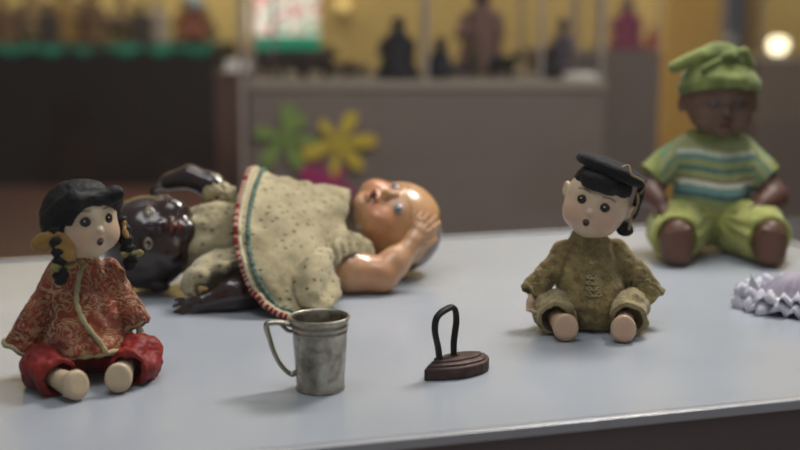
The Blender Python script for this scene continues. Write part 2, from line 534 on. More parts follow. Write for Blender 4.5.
# ================================================================== girl doll
def doll_head(name, parent, loc, rot, skin=(214, 196, 166), brow=(96, 70, 52), cheek=(206, 140, 112), hs=1.07):
    base = U(8, ell((0, 0, 4), (35, 35, 34)), ell((0, -4, -12), (31, 31, 25)), ell((15, -18, -14), 14), ell((-15, -18, -14), 14),
             ell((0, -21, -27), (10, 9, 7.5)))
    f = U(3, base, ell((0, -35.5, -6), (3.4, 4, 3.2)))
    f = SUB(3, f, ell((13.5, -37, 4), (7, 3.6, 5.5))); f = SUB(3, f, ell((-13.5, -37, 4), (7, 3.6, 5.5)))
    f = U(2.5, f, ell((0, -33.2, -14), (4.5, 2.5, 2)), ell((0, -32, -20.5), (4, 2.5, 2)))
    for s in (-1, 1):
        ear = SUB(1.5, ell((s*36, 2, 3), (4.5, 5.5, 8.5), (0, s*12, 0)), ell((s*39.5, -2.5, 4), (2.5, 3.5, 5)))
        f = U(2, f, ear)
    f = U(5, f, cap((0, 2, -20), (0, 2, -46), 13, 13))
    sp = [((18, -28, -12), (13, 14, 11), cheek, .9, .55), ((-18, -28, -12), (13, 14, 11), cheek, .9, .55),
          ((13.5, -32, 5), (8, 8, 6), (176, 132, 104), .6, .35), ((-13.5, -32, 5), (8, 8, 6), (176, 132, 104), .6, .35)]
    for s in (-1, 1):
        for k in range(7):
            u = k/6; x = s*(8+u*12); z = 12+3.2*math.sin(math.pi*(.25+.6*u))
            sp.append(((x, -32+abs(x)*.25, z), (1.7, 6, .9), brow, .5, .75))
    h = blob(name, f, (-44, -44, -50), (44, 42, 42), 1.0, M['compo'], parent, col=lambda P: paint(P, skin, sp), loc=loc, rot=rot)
    h.scale = (hs, hs, hs)
    for s in (-1, 1):
        patch('eye', f, s*13.2, 4, 5.9, 5.0, M['gloss'], h,
              lambda u, w: eye_cols((52, 34, 26), (104, 84, 72), (34, 22, 18), .8, .45)(u, w), roll=-4*s, bulge=.9)
        tube('eyelash', on_surf(f, [(s*8.4, -33, 6.0), (s*11, -33, 8.6), (s*14.5, -33, 8.8), (s*18.2, -31, 6.0)], .15)*.001, [.0003, .0006, .0006, .0004], M['lash'], h, 6)
    patch('mouth', f, 0, -17.2, 4.3, 4.5, M['gloss'], h,
          lambda u, w: np.where((np.hypot(u, w) < .72)[:, None], L3((46, 16, 16))[None], L3((128, 42, 36))[None]), bulge=.3)
    return h, f
M['lash'] = m_simple('painted lash', (40, 28, 24), .6)

def cone_shell(a, b, ra, rb, thick, open_b=True, flat=None):
    """cloth sleeve: tapered capsule with an open end at b"""
    a = np.array(a, float); b = np.array(b, float); d = (b-a)/np.linalg.norm(b-a)
    outer = cap(a, b+d*rb, ra, rb+(rb-ra)*.2, flat)
    inner = cap(a+(b-a)*.55, b+d*(rb+12), (ra+(rb-ra)*.55)-thick, rb-thick, flat)
    return (lambda P: smax(outer(P), plane(b, d)(P), 1.0)), inner
def blunt_foot(a, b, ra, rb, flatn=None):
    """doll foot: tapered stub whose sole is a flat disc at b"""
    a = np.array(a, float); b = np.array(b, float)
    n = np.array(flatn if flatn is not None else b-a, float); n /= np.linalg.norm(n)
    body = U(4, cap(a, b, ra, rb), ell(b+np.array((0, 0, 3)), (rb*1.0, rb*.8, rb*1.1)))
    return lambda P: smax(body(P), plane(b+n*rb*.45, n)(P), 4)
def folds(scale, amp, seed=0, stretch=(1, 1, 1)):
    s = V(*stretch)
    return lambda P: amp*(vnoise(P*s, scale, seed)+.5*vnoise(P*s, scale*2.1, seed+3)+.25*vnoise(P*s, scale*4.3, seed+5))

g = ground(89, 372)
girl = thing('seated_doll', 'seated girl doll in red and gold brocade jacket with black hair and yellow bows', 'doll', tuple(g), R(30), 'small seated dolls in brocade suits')
# jacket
sl_l, in_l = cone_shell((-25, 2, 106), (-66, 12, 32), 14, 17, 2.0, flat=(1, .85))
sl_r, in_r = cone_shell((23, 0, 104), (43, -27, 50), 14, 13.5, 2.0)
torso = U(10, cap((0, 0, 108), (0, -2, 60), 22, 37, (1, .85)), cap((0, -2, 60), (-2, -8, 30), 37, 47, (1, .95)))
torso = INT(2, torso, plane((0, 0, 26), (0, -.12, -1)))
jacket_f = SUB(1, SUB(1, U(2.2, torso, sl_l, sl_r, cap((0, 0, 112), (0, 0, 124), 15, 14)), in_l), in_r)
jk = blob('jacket', jacket_f, (-95, -64, 6), (75, 56, 134), 1.4, M['brocade'], girl, disp=folds(.05, 3.4, 1))
def trim(f, pts, r, mat, parent, name='trim', n=5, flat=.5, lift=.2):
    P = crom(pts, n); P = on_surf(f, P, lift)
    rr = np.array([r*(1+.22*math.sin(i*1.9)) for i in range(len(P))])
    return tube(name, P*.001, rr*.001, mat, parent, 8, 1.0, smoothn=1)
hem = [(-48, 2, 28), (-44, -20, 26), (-30, -40, 24), (-12, -50, 22), (8, -52, 22), (28, -44, 24), (42, -26, 27), (47, 0, 28)]
trim(torso, hem, 3.0, M['trim_cream'], jk)
trim(jacket_f, [(-2, -20, 120), (-14, -28, 108), (-20, -34, 92), (-18, -38, 76), (-10, -42, 58), (0, -50, 42), (6, -54, 24)], 2.8, M['trim_cream'], jk)
def cuff_ring(c, d, r, mat, parent, flat=.8, minor=2.0):
    d = np.array(d, float); d /= np.linalg.norm(d); ux = np.cross(d, (0, 1, 0)); ux /= np.linalg.norm(ux); uy = np.cross(d, ux)
    P = [np.array(c)+ux*r*math.cos(a)+uy*r*flat*math.sin(a)+d*1.2*math.sin(5*a) for a in np.linspace(0, 2*math.pi, 25)[:-1]]
    tube('cuff_trim', np.array(P)*.001, minor*.001, mat, parent, 6, closed=True, smoothn=2)
cuff_ring((-66, 12, 32), (-41, 10, -74), 16.8, M['trim_cream'], jk, .8, 2.6)
cuff_ring((43, -27, 50), (20, -27, -54), 13.5, M['trim_cream'], jk, .85, 2.4)
cuff_ring((0, 0, 124), (0, 0, 1), 14, M['gold_cloth'], jk, 1, 2.0)
# trousers
def leg_cloth(hip, knee, cuff, r0, r1, r2):
    c = np.array(cuff, float); k = np.array(knee, float); d = (c-k)/np.linalg.norm(c-k)
    o = U(8, cap(hip, knee, r0, r1), cap(knee, c+d*r2, r1, r2))
    o = (lambda o_: (lambda P: smax(o_(P), plane(c, d)(P), 1)))(o)
    inn = cap(k+(c-k)*.5, c+d*(r2+10), r1*.6, r2-1.4)
    return o, inn
lL, iL = leg_cloth((-18, 0, 19), (-52, -24, 18), (-46, -64, 18), 20, 22, 19)
lR, iR = leg_cloth((18, 0, 19), (40, -44, 20), (20, -68, 18), 20, 22, 19)
tr = SUB(1, SUB(1, U(7, ell((0, 4, 20), (40, 30, 20)), lL, lR), iL), iR)
tr = INT(1.5, tr, plane((0, 0, .6), (0, 0, -1)))
blob('trousers', tr, (-90, -98, -1), (74, 40, 56), 1.4, M['red_satin'], girl, disp=folds(.06, 4.2, 7, (1, 1, 1)))
for s, kx, fx, fy in ((-1, -48, -36, -86), (1, 22, 6, -84)):
    f = blunt_foot((kx*1.0, -55, 17), (fx, fy, 14), 9.5, 12.5, (.35 if s < 0 else -.25, -1, .2))
    f = INT(1.5, f, plane((0, 0, .5), (0, 0, -1)))
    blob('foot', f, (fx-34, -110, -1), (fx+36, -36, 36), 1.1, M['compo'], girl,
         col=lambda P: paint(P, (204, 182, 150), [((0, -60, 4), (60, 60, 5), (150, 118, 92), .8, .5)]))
handf = xf(hand_sdf(24, .5, .1), frame((.2, -.3, -1), (.2, -1, 0)), (46, -30, 45))
blob('hand', handf, (26, -54, 12), (68, -8, 56), .8, M['compo'], girl, col=lambda P: paint(P, (200, 180, 150), []))
gh, ghf = doll_head('head', girl, (-.001, -.004, .160), (0, R(-2), R(13)), hs=.99)
hair = SUB(2, ell((0, 4, 6), (38.5, 38, 36.5)), U(6, ell((2, -40, -10), (31, 34, 32)), ell((0, -34, -36), (40, 42, 22))))
hair = U(5, hair, ell((-35, 0, -2), (8, 14, 15)), ell((35, 0, -2), (8, 14, 15)), cap((-20, -25, 25), (24, -26.5, 26), 9.5, 8.5), cap((-22, -27, 27), (-34, -8, 14), 8, 7), cap((24, -29, 27), (34, -10, 12), 8, 7))
blob('hair', hair, (-50, -48, -42), (50, 48, 50), 1.3, M['black_hair'], gh, disp=lambda P: .12*np.sin(P[:, 0]*2.2+5*vnoise(P, .05))+folds(.08, 1.6, 2)(P))
for s in (-1, 1):
    pts = [(s*35, -12, -2), (s*37, -17, -14), (s*37, -20, -26), (s*38, -21, -36), (s*39, -22, -44), (s*39, -21, -56)]
    P = crom(pts, 5); rr = [(7.5+1.4*math.sin(i*1.55))*(.62 if abs(i-16) < 2 else 1) for i in range(len(P))]; rr[-1] = 4
    tube('braid', P*.001, np.array(rr)*.001, M['black_hair'], gh, 12, smoothn=1)
    def bow(c, dirs, mat, size):
        fs = [ell(c, 3.2)]
        for d in dirs:
            d = np.array(d, float); d /= np.linalg.norm(d); Mf = frame(d, (.35*s, -1, .2))
            e = np.array(c)+d*size*.75
            fs.append(xf(ell((0, 0, 0), (size*.46, 3.4, size*.78)) if size > 12 else ell((0, 0, 0), (size*.36, 2.6, size*.7)), Mf, tuple(e)))
        ff = U(1.5, *fs); c = np.array(c)
        blob('hair_bow', ff, tuple(c-size*1.9), tuple(c+size*1.9), 1.1, mat, gh, disp=folds(.2, .7, 4))
    bow((s*37, -19, -6), ((-.5*s*-1 if s < 0 else .3, .5, -.55), (.15*s*-1, -.45, -.85)) if s > 0 else ((-.6, .6, -.45), (.25, -.4, -.85)), M['gold_cloth'], 20 if s < 0 else 12)
    bow((s*38.5, -23, -39), ((-.6, -.2, .1), (.85, -.35, .05)), M['olive_ribbon'], 10)

# ================================================================== boy doll
b0 = ground(588, 323)
boy = thing('seated_doll', 'seated boy doll in an olive brocade suit and black cap, its head tilted', 'doll', tuple(b0), R(-2), 'small seated dolls in brocade suits')
sl_l, in_l = cone_shell((-30, 0, 84), (-70, -26, 42), 16, 14.5, 2, flat=(1, .85))
sl_r, in_r = cone_shell((30, 0, 84), (72, -10, 31), 17, 20, 2, flat=(1, .7))
torso = U(12, cap((0, 0, 84), (0, -4, 50), 29, 38, (1, .85)), cap((0, -6, 50), (0, -22, 26), 36, 37, (1, .85)))
jf = SUB(1, SUB(1, U(3.5, torso, sl_l, sl_r, cap((0, 0, 92), (-2, -6, 113), 21, 18)), in_l), in_r)
jf = INT(1.5, jf, plane((0, 0, 1), (0, 0, -1)))
jb = blob('jacket', jf, (-100, -64, -1), (104, 45, 136), 1.4, M['olive'], boy, disp=folds(.055, 3.4, 11))
cuff_ring((-70, -26, 42), (-42, -26, -44), 13.8, M['olive'], jb, .85, 1.8)
cuff_ring((70, -10, 30), (40, -10, -54), 18.5, M['olive'], jb, .7, 1.8)
cuff_ring((-2, -6, 118), (.12, -.1, 1), 17.5, M['olive_light'], jb, 1, 3.2)
trim(jf, [(4, -20, 102), (3, -34, 88), (2, -38, 70), (1, -46, 50), (0, -52, 30)], .9, M['olive'], jb, 'placket')
for z, w in ((86, 5), (66, 8), (58, 8), (50, 8), (42, 7)):
    trim(jf, [(-w, -40, z), (-w*.6, -40, z+2.2), (0, -44, z), (w*.6, -40, z+2.2), (w, -40, z), (w*.6, -40, z-2.2), (0, -44, z), (-w*.6, -40, z-2.2), (-w, -40, z)], .8, M['trim_cream'], jb, 'frog_closure', 4)
lL, iL = leg_cloth((-20, 0, 20), (-46, -30, 24), (-44, -62, 20), 20, 23, 21)
lR, iR = leg_cloth((20, 0, 20), (42, -30, 24), (38, -62, 20), 20, 23, 21)
tr = SUB(1, SUB(1, U(5, ell((0, 6, 20), (42, 30, 20)), lL, lR), iL), iR)
tr = INT(1.5, tr, plane((0, 0, .6), (0, 0, -1)))
blob('trousers', tr, (-76, -90, -1), (74, 42, 54), 1.5, M['olive_light'], boy, disp=folds(.055, 3.4, 21))
for s, kx, fx, fy in ((-1, -42, -35, -80), (1, 36, 29, -84)):
    f = blunt_foot((kx, -48, 18), (fx, fy, 14), 10, 13.5, (0, -1, .2))
    f = INT(1.5, f, plane((0, 0, .5), (0, 0, -1)))
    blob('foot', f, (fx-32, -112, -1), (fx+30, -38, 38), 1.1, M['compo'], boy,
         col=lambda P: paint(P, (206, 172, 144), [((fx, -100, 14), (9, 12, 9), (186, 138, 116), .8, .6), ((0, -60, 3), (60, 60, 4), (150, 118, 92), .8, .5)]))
handf = xf(hand_sdf(27, .7, .1, -1), frame((-.1, -.5, -.9), (.4, -1, .2)), (-71, -34, 38))
blob('hand', handf, (-98, -66, 0), (-46, -8, 54), .8, M['compo'], boy, col=lambda P: paint(P, (200, 170, 142), []))
Mh = Matrix.Rotation(R(19), 3, 'Y')@Matrix.Rotation(R(-15), 3, 'Z')@Matrix.Rotation(R(4), 3, 'X')
bh, bhf = doll_head('head', boy, (.005, -.006, .146), tuple(Mh.to_euler()), (210, 186, 158), (112, 74, 52), (204, 146, 120))
fringe = SUB(1, U(5, ell((-3, -27, 26), (20, 11, 12.5)), ell((0, 0, 22), (32, 31, 22))), ell((0, -6, 0), (50, 60, 20)))
blob('hair', fringe, (-40, -42, 6), (40, 40, 48), 1.2, M['black_hair'], bh, disp=folds(.1, .8, 3))
def ring(c, Rr, rr, sq=1.0):
    c = V(*c)
    def f(P):
        Q = P-c; q = np.hypot(Q[..., 0], Q[..., 1])-Rr
        return np.hypot(q, Q[..., 2]/sq)-rr
    return f
hat = U(5, ring((0, 2, 40), 34, 6.5, 1.0), ell((0, 2, 42), (33, 33, 9)))
ht = blob('cap', hat, (-46, -46, 22), (46, 46, 62), 1.3, M['black_felt'], bh, disp=folds(.12, .8, 5), rot=(R(-6), R(3), 0))
tube('cap_cord', np.array([(14, -30, 50), (20, -24, 54), (26, -28, 47), (33, -22, 45), (40, -12, 42), (43, -4, 36), (41, -10, 28)])*.001, .0012, M['queue_cord'], bh, 8)
tube('cap_cord', np.array([(38, -10, 28), (42, -6, 16), (41, -8, 0), (43, -2, -14)])*.001, .0016, M['queue_cord'], bh, 8)
blob('hair_queue', U(4, cap((40, 6, 30), (41, 10, 0), 4, 5), ell((38, 6, -17), (10, 7, 8))), (20, -12, -32), (60, 26, 42), 1.2, M['black_hair'], bh, disp=folds(.2, .8, 9))

# ================================================================== two-headed topsy-turvy doll, lying down
def baby_head(Rr, open_mouth=True):
    s = Rr
    def E(c, r): return ell(tuple(x*s for x in c), tuple(x*s for x in (r if hasattr(r, '__len__') else (r, r, r))))
    f = U(.18*s, E((0, .10, .16), (.94, .98, .90)), E((0, -.22, -.36), (.74, .62, .52)))
    f = U(.14*s, f, E((.40, -.50, -.36), .33), E((-.40, -.50, -.36), .33), E((0, -.62, -.68), (.22, .20, .17)))
    f = SUB(.12*s, f, E((.33, -1.02, .04), (.22, .16, .13))); f = SUB(.12*s, f, E((-.33, -1.02, .04), (.22, .16, .13)))
    f = U(.06*s, f, E((0, -.88, -.04), (.06, .07, .14)), E((0, -.93, -.17), (.10, .10, .08)), E((.085, -.89, -.2), .055), E((-.085, -.89, -.2), .055))
    f = U(.05*s, f, E((.07, -.875, -.395), (.12, .08, .05)), E((-.07, -.875, -.395), (.12, .08, .05)), E((0, -.85, -.545), (.14, .08, .06)))
    if open_mouth: f = SUB(.03*s, f, E((0, -.98, -.465), (.17, .24, .085)))
    for q in (-1, 1):
        ear = SUB(.04*s, E((q*.93, .08, -.10), (.10, .17, .22)), E((q*1.03, .0, -.08), (.06, .10, .13)))
        f = U(.05*s, f, ear)
    return f
def sc_spots(s, l): return [(tuple(x*s for x in c), tuple(x*s for x in r), cl, so, st) for c, r, cl, so, st in l]

Tr = np.array([-.14, 1.59, 0.])
topsy = thing('topsy_turvy_doll', 'lying two-headed doll in sprigged cream dress, one head dark brown, one light', 'doll', tuple(Tr), 0)
tl = lambda p: tuple((np.array(p)-Tr))
# --- light head
Rl = 66.0
lf = baby_head(Rl)
def light_cols(P):
    q = P/Rl
    sp = [((.42, -.72, -.36), (.30, .35, .26), (196, 92, 58), .9, .5), ((-.42, -.72, -.36), (.30, .35, .26), (196, 92, 58), .9, .5),
          ((0, -.9, -.46), (.20, .25, .14), (176, 82, 62), .5, .6), ((0, -.98, -.465), (.17, .30, .075), (48, 18, 16), .25, .97)]
    for s in (-1, 1):
        sp.append(((.33*s, -.85, .05), (.22, .3, .16), (176, 112, 72), .6, .4))
        for k in range(8):
            u = k/7; sp.append(((s*(.17+.34*u), -.85, .25+.07*math.sin(math.pi*(.2+.6*u))), (.045, .25, .022), (150, 98, 62), .5, .6))
    c = paint(q, (204, 156, 110), sp)
    # painted brown hair over the crown and back
    d = q[:, 2]*1.0+q[:, 1]*.85-.66+.05*np.sin(q[:, 0]*9)
    w = np.clip(d/.10+.5, 0, 1)[:, None]
    return c*(1-w)+L3((104, 74, 54))*w
Ml = frame((1, .10, .02), (-.10, -.60, .79))
pl_ = np.array(at(393, 224, 1.65)); pl_[2] = max(pl_[2], .0625)
lh = blob('light_head', lf, (-70, -76, -66), (70, 76, 76), 1.9, M['light_skin'], topsy, col=light_cols, loc=tl(pl_), rot=tuple(eul(Ml)))
lh['label'] = 'light amber head with blue eyes'
for s in (-1, 1):
    patch('eye', lf, s*.33*Rl, .04*Rl, 9.5, 6.6, M['gloss'], lh, lambda u, w: eye_cols((66, 84, 108), (168, 156, 142), (116, 72, 48), .70, .34, aspect=1.25)(u, w), bulge=2.2, lift=.1)
patch('teeth', lf, 0, -.47*Rl, 4.6, 1.5, M['gloss'], lh, lambda u, w: np.tile(L3((200, 186, 160)), (len(u), 1)), bulge=.8, lift=.2)
# --- light arm with hand, resting on the board and reaching up to the head
sh = tl(at(322, 268, 1.55)); el_ = tl(at(381, 273, 1.545)); wr_ = tl(at(408, 249, 1.565))
sh, el_, wr_ = [np.array(x)*1000 for x in (sh, el_, wr_)]
el_[2] = 24
hdir = np.array(tl(at(421, 230, 1.572)))*1000-wr_; hdir /= np.linalg.norm(hdir)
hnd = xf(hand_sdf(62, .22, .26, -1), frame(hdir, (.25, .9, -.1)), wr_+hdir*3)
armf = U(9, cap(sh, (sh+el_)/2, 27, 28), cap((sh+el_)/2, el_, 28, 22), cap(el_, (el_+wr_)/2+np.array((0, 0, -1)), 22, 19), cap((el_+wr_)/2, wr_, 19, 13.5))
armf = U(5, armf, hnd)
armf = INT(2, armf, plane((0, 0, .3), (0, 0, -1)))
lo = np.minimum(np.minimum(sh, el_), wr_)-40; hi = np.maximum(np.maximum(sh, el_), wr_)+np.array((60, 50, 60))
lo[2] = -1
la = blob('arm', armf, tuple(lo), tuple(hi), 1.6, M['light_skin'], topsy,
     col=lambda P: paint(P, (206, 158, 118), [(tuple(el_+np.array((0, -16, 6))), (22, 22, 22), (204, 124, 84), .9, .4)]))
la['label'] = 'light amber arm raised to the head'
# --- dark head
Rd = 66.0
df = baby_head(Rd, False)
def dark_cols(P):
    q = P/Rd
    sp = [((.42, -.72, -.36), (.3, .35, .26), (70, 36, 28), .9, .4), ((-.42, -.72, -.36), (.3, .35, .26), (70, 36, 28), .9, .4),
          ((0, -.9, -.39), (.17, .25, .055), (120, 44, 36), .4, .75), ((0, -.9, -.54), (.13, .25, .06), (120, 44, 36), .4, .7)]
    return paint(q, (44, 26, 22), sp)
Md = frame((-1, -.10, .02), (.12, -.86, .50))
pd = np.array(at(155, 241, 1.555)); pd[2] = max(pd[2], .061)
dh = blob('dark_head', df, (-70, -74, -64), (70, 74, 74), 1.9, M['dark_skin'], topsy, col=dark_cols, loc=tl(pd), rot=tuple(eul(Md)))
dh['label'] = 'glossy dark brown head with red lips'
for s in (-1, 1):
    patch('eye', df, s*.33*Rd, .04*Rd, 9, 6.4, M['gloss'], dh, lambda u, w: eye_cols((30, 22, 18), (158, 140, 112), (40, 24, 20), .58, .3, aspect=1.3)(u, w), bulge=2.2, lift=.1)
# --- dark bodice
pb = np.array(tl(at(220, 240, 1.565)))*1000; pb[2] = 62
p2 = np.array(tl(at(250, 236, 1.60)))*1000; p2[2] = 58
bod = U(10, cap(pb+np.array((-4, 0, -3)), p2, 57, 52), cap(pb+np.array((-20, 0, -2)), pb, 47, 55))
bod = INT(2, bod, plane((0, 0, 1), (0, 0, -1)))
ribs = lambda P: 2.4*np.sin(P[:, 2]*.16+P[:, 1]*.12+2*vnoise(P, .03))*np.clip((pb[0]+10-P[:, 0])/40, .15, 1)+folds(.04, 2.0, 3)(P)
blob('bodice', bod, tuple(pb-np.array((90, 76, 66))), tuple(p2+np.array((66, 76, 70))), 2.2, M['print'], topsy, disp=ribs)
# far sleeve and far arm arching behind the dark head
fs0 = np.array(tl(at(226, 199, 1.60)))*1000; fs1 = np.array(tl(at(211, 191, 1.61)))*1000
slv = SUB(1, cap(fs0, fs1, 18, 22, (1, .8)), cap(fs1+(fs1-fs0)*.1, fs1+(fs1-fs0)*2, 16, 20, (1, .8)))
slv = INT(1, slv, plane(fs1+(fs1-fs0)*.1, fs1-fs0))
blob('sleeve', slv, tuple(fs1-60), tuple(fs0+60), 1.8, M['print'], topsy, disp=folds(.07, 5, 5))
A = [np.array(tl(at(*q)))*1000 for q in ((226, 200, 1.605), (211, 186, 1.615), (190, 177, 1.62), (168, 182, 1.62))]
hd = A[3]-A[2]; hd /= np.linalg.norm(hd)
fa = U(6, cap(A[0], A[1], 17, 18), cap(A[1], A[2], 18, 16), cap(A[2], A[3], 16, 12))
fa = U(4, fa, xf(hand_sdf(40, .5, .2), frame(hd+np.array((0, 0, -.25)), (0, -.3, -1)), A[3]))
blob('arm', fa, tuple(np.min(A, 0)-np.array((64, 30, 50))), tuple(np.max(A, 0)+24), 1.7, M['dark_skin'], topsy, col=lambda P: paint(P, (50, 32, 28), []))['label'] = 'dark brown arm bent over behind the dark head'
# near arm resting on the board
A = [np.array(tl(at(*q)))*1000 for q in ((272, 283, 1.48), (232, 290, 1.455), (203, 304, 1.44))]
A[0][2] = max(A[0][2], 26); A[1][2] = 20; A[2][2] = 12.5
hd = np.array((-1, -.18, -.10)); hd /= np.linalg.norm(hd)
na = U(8, cap(A[0], A[1], 29, 23), cap(A[1], A[2], 21, 12))
na = U(4, na, xf(hand_sdf(44, .30, .5), frame(hd, (-.1, .75, -.75)), A[2]+hd*0))
na = INT(1.2, na, plane((0, 0, .6), (0, 0, -1)))
blob('arm', na, tuple(np.min(A, 0)-np.array((58, 40, 26))), tuple(np.max(A, 0)+34), 1.4, M['dark_skin'], topsy, col=lambda P: paint(P, (54, 34, 30), []))['label'] = 'dark brown arm reaching across the board'
# near ruffled sleeve of the dark side: an open gathered cuff
S0 = [at(*q) for q in ((243, 252, 1.50), (222, 249, 1.50), (200, 258, 1.485), (184, 272, 1.475), (180, 290, 1.465), (190, 300, 1.455))]
S1 = [at(*q) for q in ((246, 258, 1.46), (228, 262, 1.45), (212, 270, 1.445), (198, 278, 1.44), (190, 290, 1.44), (196, 297, 1.44))]
S2 = [at(*q) for q in ((244, 268, 1.475), (228, 272, 1.47), (214, 279, 1.465), (203, 286, 1.46), (197, 292, 1.455), (199, 297, 1.45))]
def loft(name, rows, mat, parent, k=6, disp=None, thick=.0016, origin=Tr, **kw):
    rows = [crom(r, k) for r in rows]; G = np.array(rows)
    G = np.stack([crom(G[:, j], k) for j in range(G.shape[1])], 1)
    a, b = G.shape[:2]; vv = G.reshape(-1, 3).copy()
    if disp is not None:
        du = np.gradient(G, axis=1); dv = np.gradient(G, axis=0); nn = np.cross(du, dv); nn /= (np.linalg.norm(nn, axis=-1, keepdims=True)+1e-9)
        uu, ww = np.meshgrid(np.linspace(0, 1, b), np.linspace(0, 1, a))
        vv += nn.reshape(-1, 3)*disp(vv*1000, uu.ravel(), ww.ravel())[:, None]*.001
    vv[:, 2] = np.maximum(vv[:, 2], .0012)
    fs = [(i*b+j, i*b+j+1, (i+1)*b+j+1, (i+1)*b+j) for i in range(a-1) for j in range(b-1)]
    o = mesh(name, vv-np.array(origin), fs, mat, parent, **kw); G = vv.reshape(a, b, 3)
    if thick:
        m = o.modifiers.new('cloth thickness', 'SOLIDIFY'); m.thickness = thick; m.offset = 0
    return o, G
loft('sleeve', [S0, S1, S2], M['print'], topsy, 6, lambda P, u, w: 3.2*np.sin(u*22+3*w)*(.3+w)+folds(.05, 5, 8)(P))
# --- the big flared dress
def rowpts(l): return [at(*q) if len(q) == 3 else np.array(q[:3]) for q in l]
rows = [rowpts(r) for r in (
  [(356, 232, 1.72), (352, 200, 1.70), (350, 190, 1.655), (349, 205, 1.61), (346, 228, 1.58), (341, 252, 1.56), (338, 268, 1.555), (340, 280, 1.56)],
  [(338, 240, 1.74), (335, 206, 1.72), (333, 186, 1.65), (331, 206, 1.585), (330, 232, 1.545), (328, 258, 1.515), (330, 280, 1.505), (334, 290, 1.51)],
  [(312, 246, 1.76), (310, 205, 1.73), (310, 183, 1.635), (305, 212, 1.545), (304, 240, 1.495), (306, 268, 1.475), (314, 292, 1.46), (326, 304, 1.455)],
  [(288, 250, 1.77), (284, 205, 1.73), (282, 177, 1.625), (272, 210, 1.53), (270, 244, 1.475), (277, 278, 1.435), (298, 304, 1.43), (318, 312, 1.425)],
  [(270, 252, 1.78), (264, 200, 1.73), (252, 170, 1.62), (240, 200, 1.535), (236, 236, 1.475), (246, 276, 1.435), (264, 304, 1.415), (290, 319, 1.402)])]
skdisp = lambda P, u, w: folds(.022, 4.5, 2)(P)*np.clip(.4+w, 0, 1)+folds(.05, 3.4, 12)(P)+2.5*np.sin(u*40)*np.clip(.25-w, 0, .25)*3
dress, G = loft('dress', rows, M['print'], topsy, 8, skdisp, .002)
def hemline(wv, off=0.0):
    Gi = G[int(round(wv*(G.shape[0]-1)))] if wv <= 1 else G[-1]+(G[-1]-G[-4])*(wv-1)*8
    return Gi
nrm = None
def hem_tape(name, wv, r, cols, period, lift=.0, flat=1.0):
    P = hemline(wv).copy(); P[:, 2] = np.maximum(P[:, 2], .003)
    # push slightly outward from the dress axis
    ax = np.array([P[:, 0].mean(), P[:, 1].mean()+.02, .05]); dd = P-ax; dd[:, 0] = 0; dd /= np.linalg.norm(dd, axis=1, keepdims=True)
    dd[:, 0] = -.25; P = P+dd*lift
    P = crom(P, 3); seg = 10; n = len(P)
    s = np.concatenate([[0], np.cumsum(np.linalg.norm(np.diff(P, axis=0), axis=1))])
    col = np.zeros((n*seg, 3))
    for i in range(n):
        c = cols[int(s[i]/period) % len(cols)]
        col[i*seg:(i+1)*seg] = L3(c)
    rr = np.array([r*(1+.18*math.sin(s[i]/period*math.pi*2)) for i in range(n)])
    P = P-Tr
    tube(name, P, rr, M['braid_v'], topsy, seg, 1.0, smoothn=1, col=col)
hem_tape('hem_braid', 1.0, .0036, [(124, 34, 36), (134, 38, 38), (190, 170, 146)], .0024, .0015)
hem_tape('hem_ribbon', .955, .0026, [(200, 190, 160)], .01, .0022)
hem_tape('hem_ribbon', .905, .0030, [(84, 108, 100), (110, 130, 114), (72, 96, 94)], .003, .0022)
# puffed fold under the raised arm side
PF = [[at(*q) for q in r] for r in (
  [(300, 252, 1.50), (318, 250, 1.50), (334, 262, 1.50), (338, 280, 1.505)],
  [(292, 270, 1.455), (312, 264, 1.455), (331, 278, 1.465), (337, 292, 1.475)],
  [(294, 292, 1.43), (312, 290, 1.425), (326, 296, 1.435), (334, 303, 1.45)],
  [(300, 306, 1.425), (312, 308, 1.415), (324, 310, 1.42), (332, 308, 1.44)])]
loft('dress_fold', PF, M['print'], topsy, 7, lambda P, u, w: 4.5*np.sin(u*10+3.5*w)+folds(.05, 5, 6)(P), .0018)
# light-side gathered sleeve: little frilled hood above the arm
SL = [[at(*q) for q in r] for r in (
  [(326, 262, 1.545), (330, 244, 1.555), (338, 236, 1.575), (348, 236, 1.59), (358, 240, 1.59), (366, 248, 1.585)],
  [(332, 254, 1.51), (338, 240, 1.525), (348, 233, 1.545), (360, 235, 1.555), (370, 243, 1.56), (374, 254, 1.56)],
  [(336, 268, 1.512), (342, 259, 1.518), (350, 255, 1.526), (360, 256, 1.535), (368, 262, 1.545), (372, 268, 1.55)])]
loft('sleeve', SL, M['print'], topsy, 7, lambda P, u, w: 1.8*np.sin(u*38)*np.clip(w, .3, 1)+folds(.08, 1.2, 4)(P), .0018)

# ================================================================== brown baby doll in green
bb0 = ground(708, 249)
baby = thing('baby_doll', 'brown baby doll in green knotted cap, striped shirt and lime green trousers', 'doll', tuple(bb0), R(-3))
Rb = 59.0
bf = baby_head(Rb, False)
def bcols(P):
    q = P/Rb
    return paint(q, (106, 80, 64), [((0, -.9, -.46), (.24, .3, .13), (112, 58, 52), .5, .7), ((.33, -.9, .04), (.24, .3, .13), (60, 38, 32), .6, .6),
      ((-.33, -.9, .04), (.24, .3, .13), (60, 38, 32), .6, .6), ((.33, -.85, .28), (.22, .3, .04), (50, 32, 28), .5, .5), ((-.33, -.85, .28), (.22, .3, .04), (50, 32, 28), .5, .5)])
bh_ = blob('head', bf, (-66, -68, -60), (66, 70, 66), 1.9, M['vinyl'], baby, col=bcols, loc=(.004, -.010, .232), rot=(R(5), 0, R(2)))
for s in (-1, 1):
    patch('eye', bf, s*.33*Rb, .04*Rb, 7.6, 4.4, M['gloss'], bh_, lambda u, w: eye_cols((34, 22, 18), (86, 66, 54), (36, 22, 18), .7, .3, aspect=1.2)(u, w), bulge=1.6)
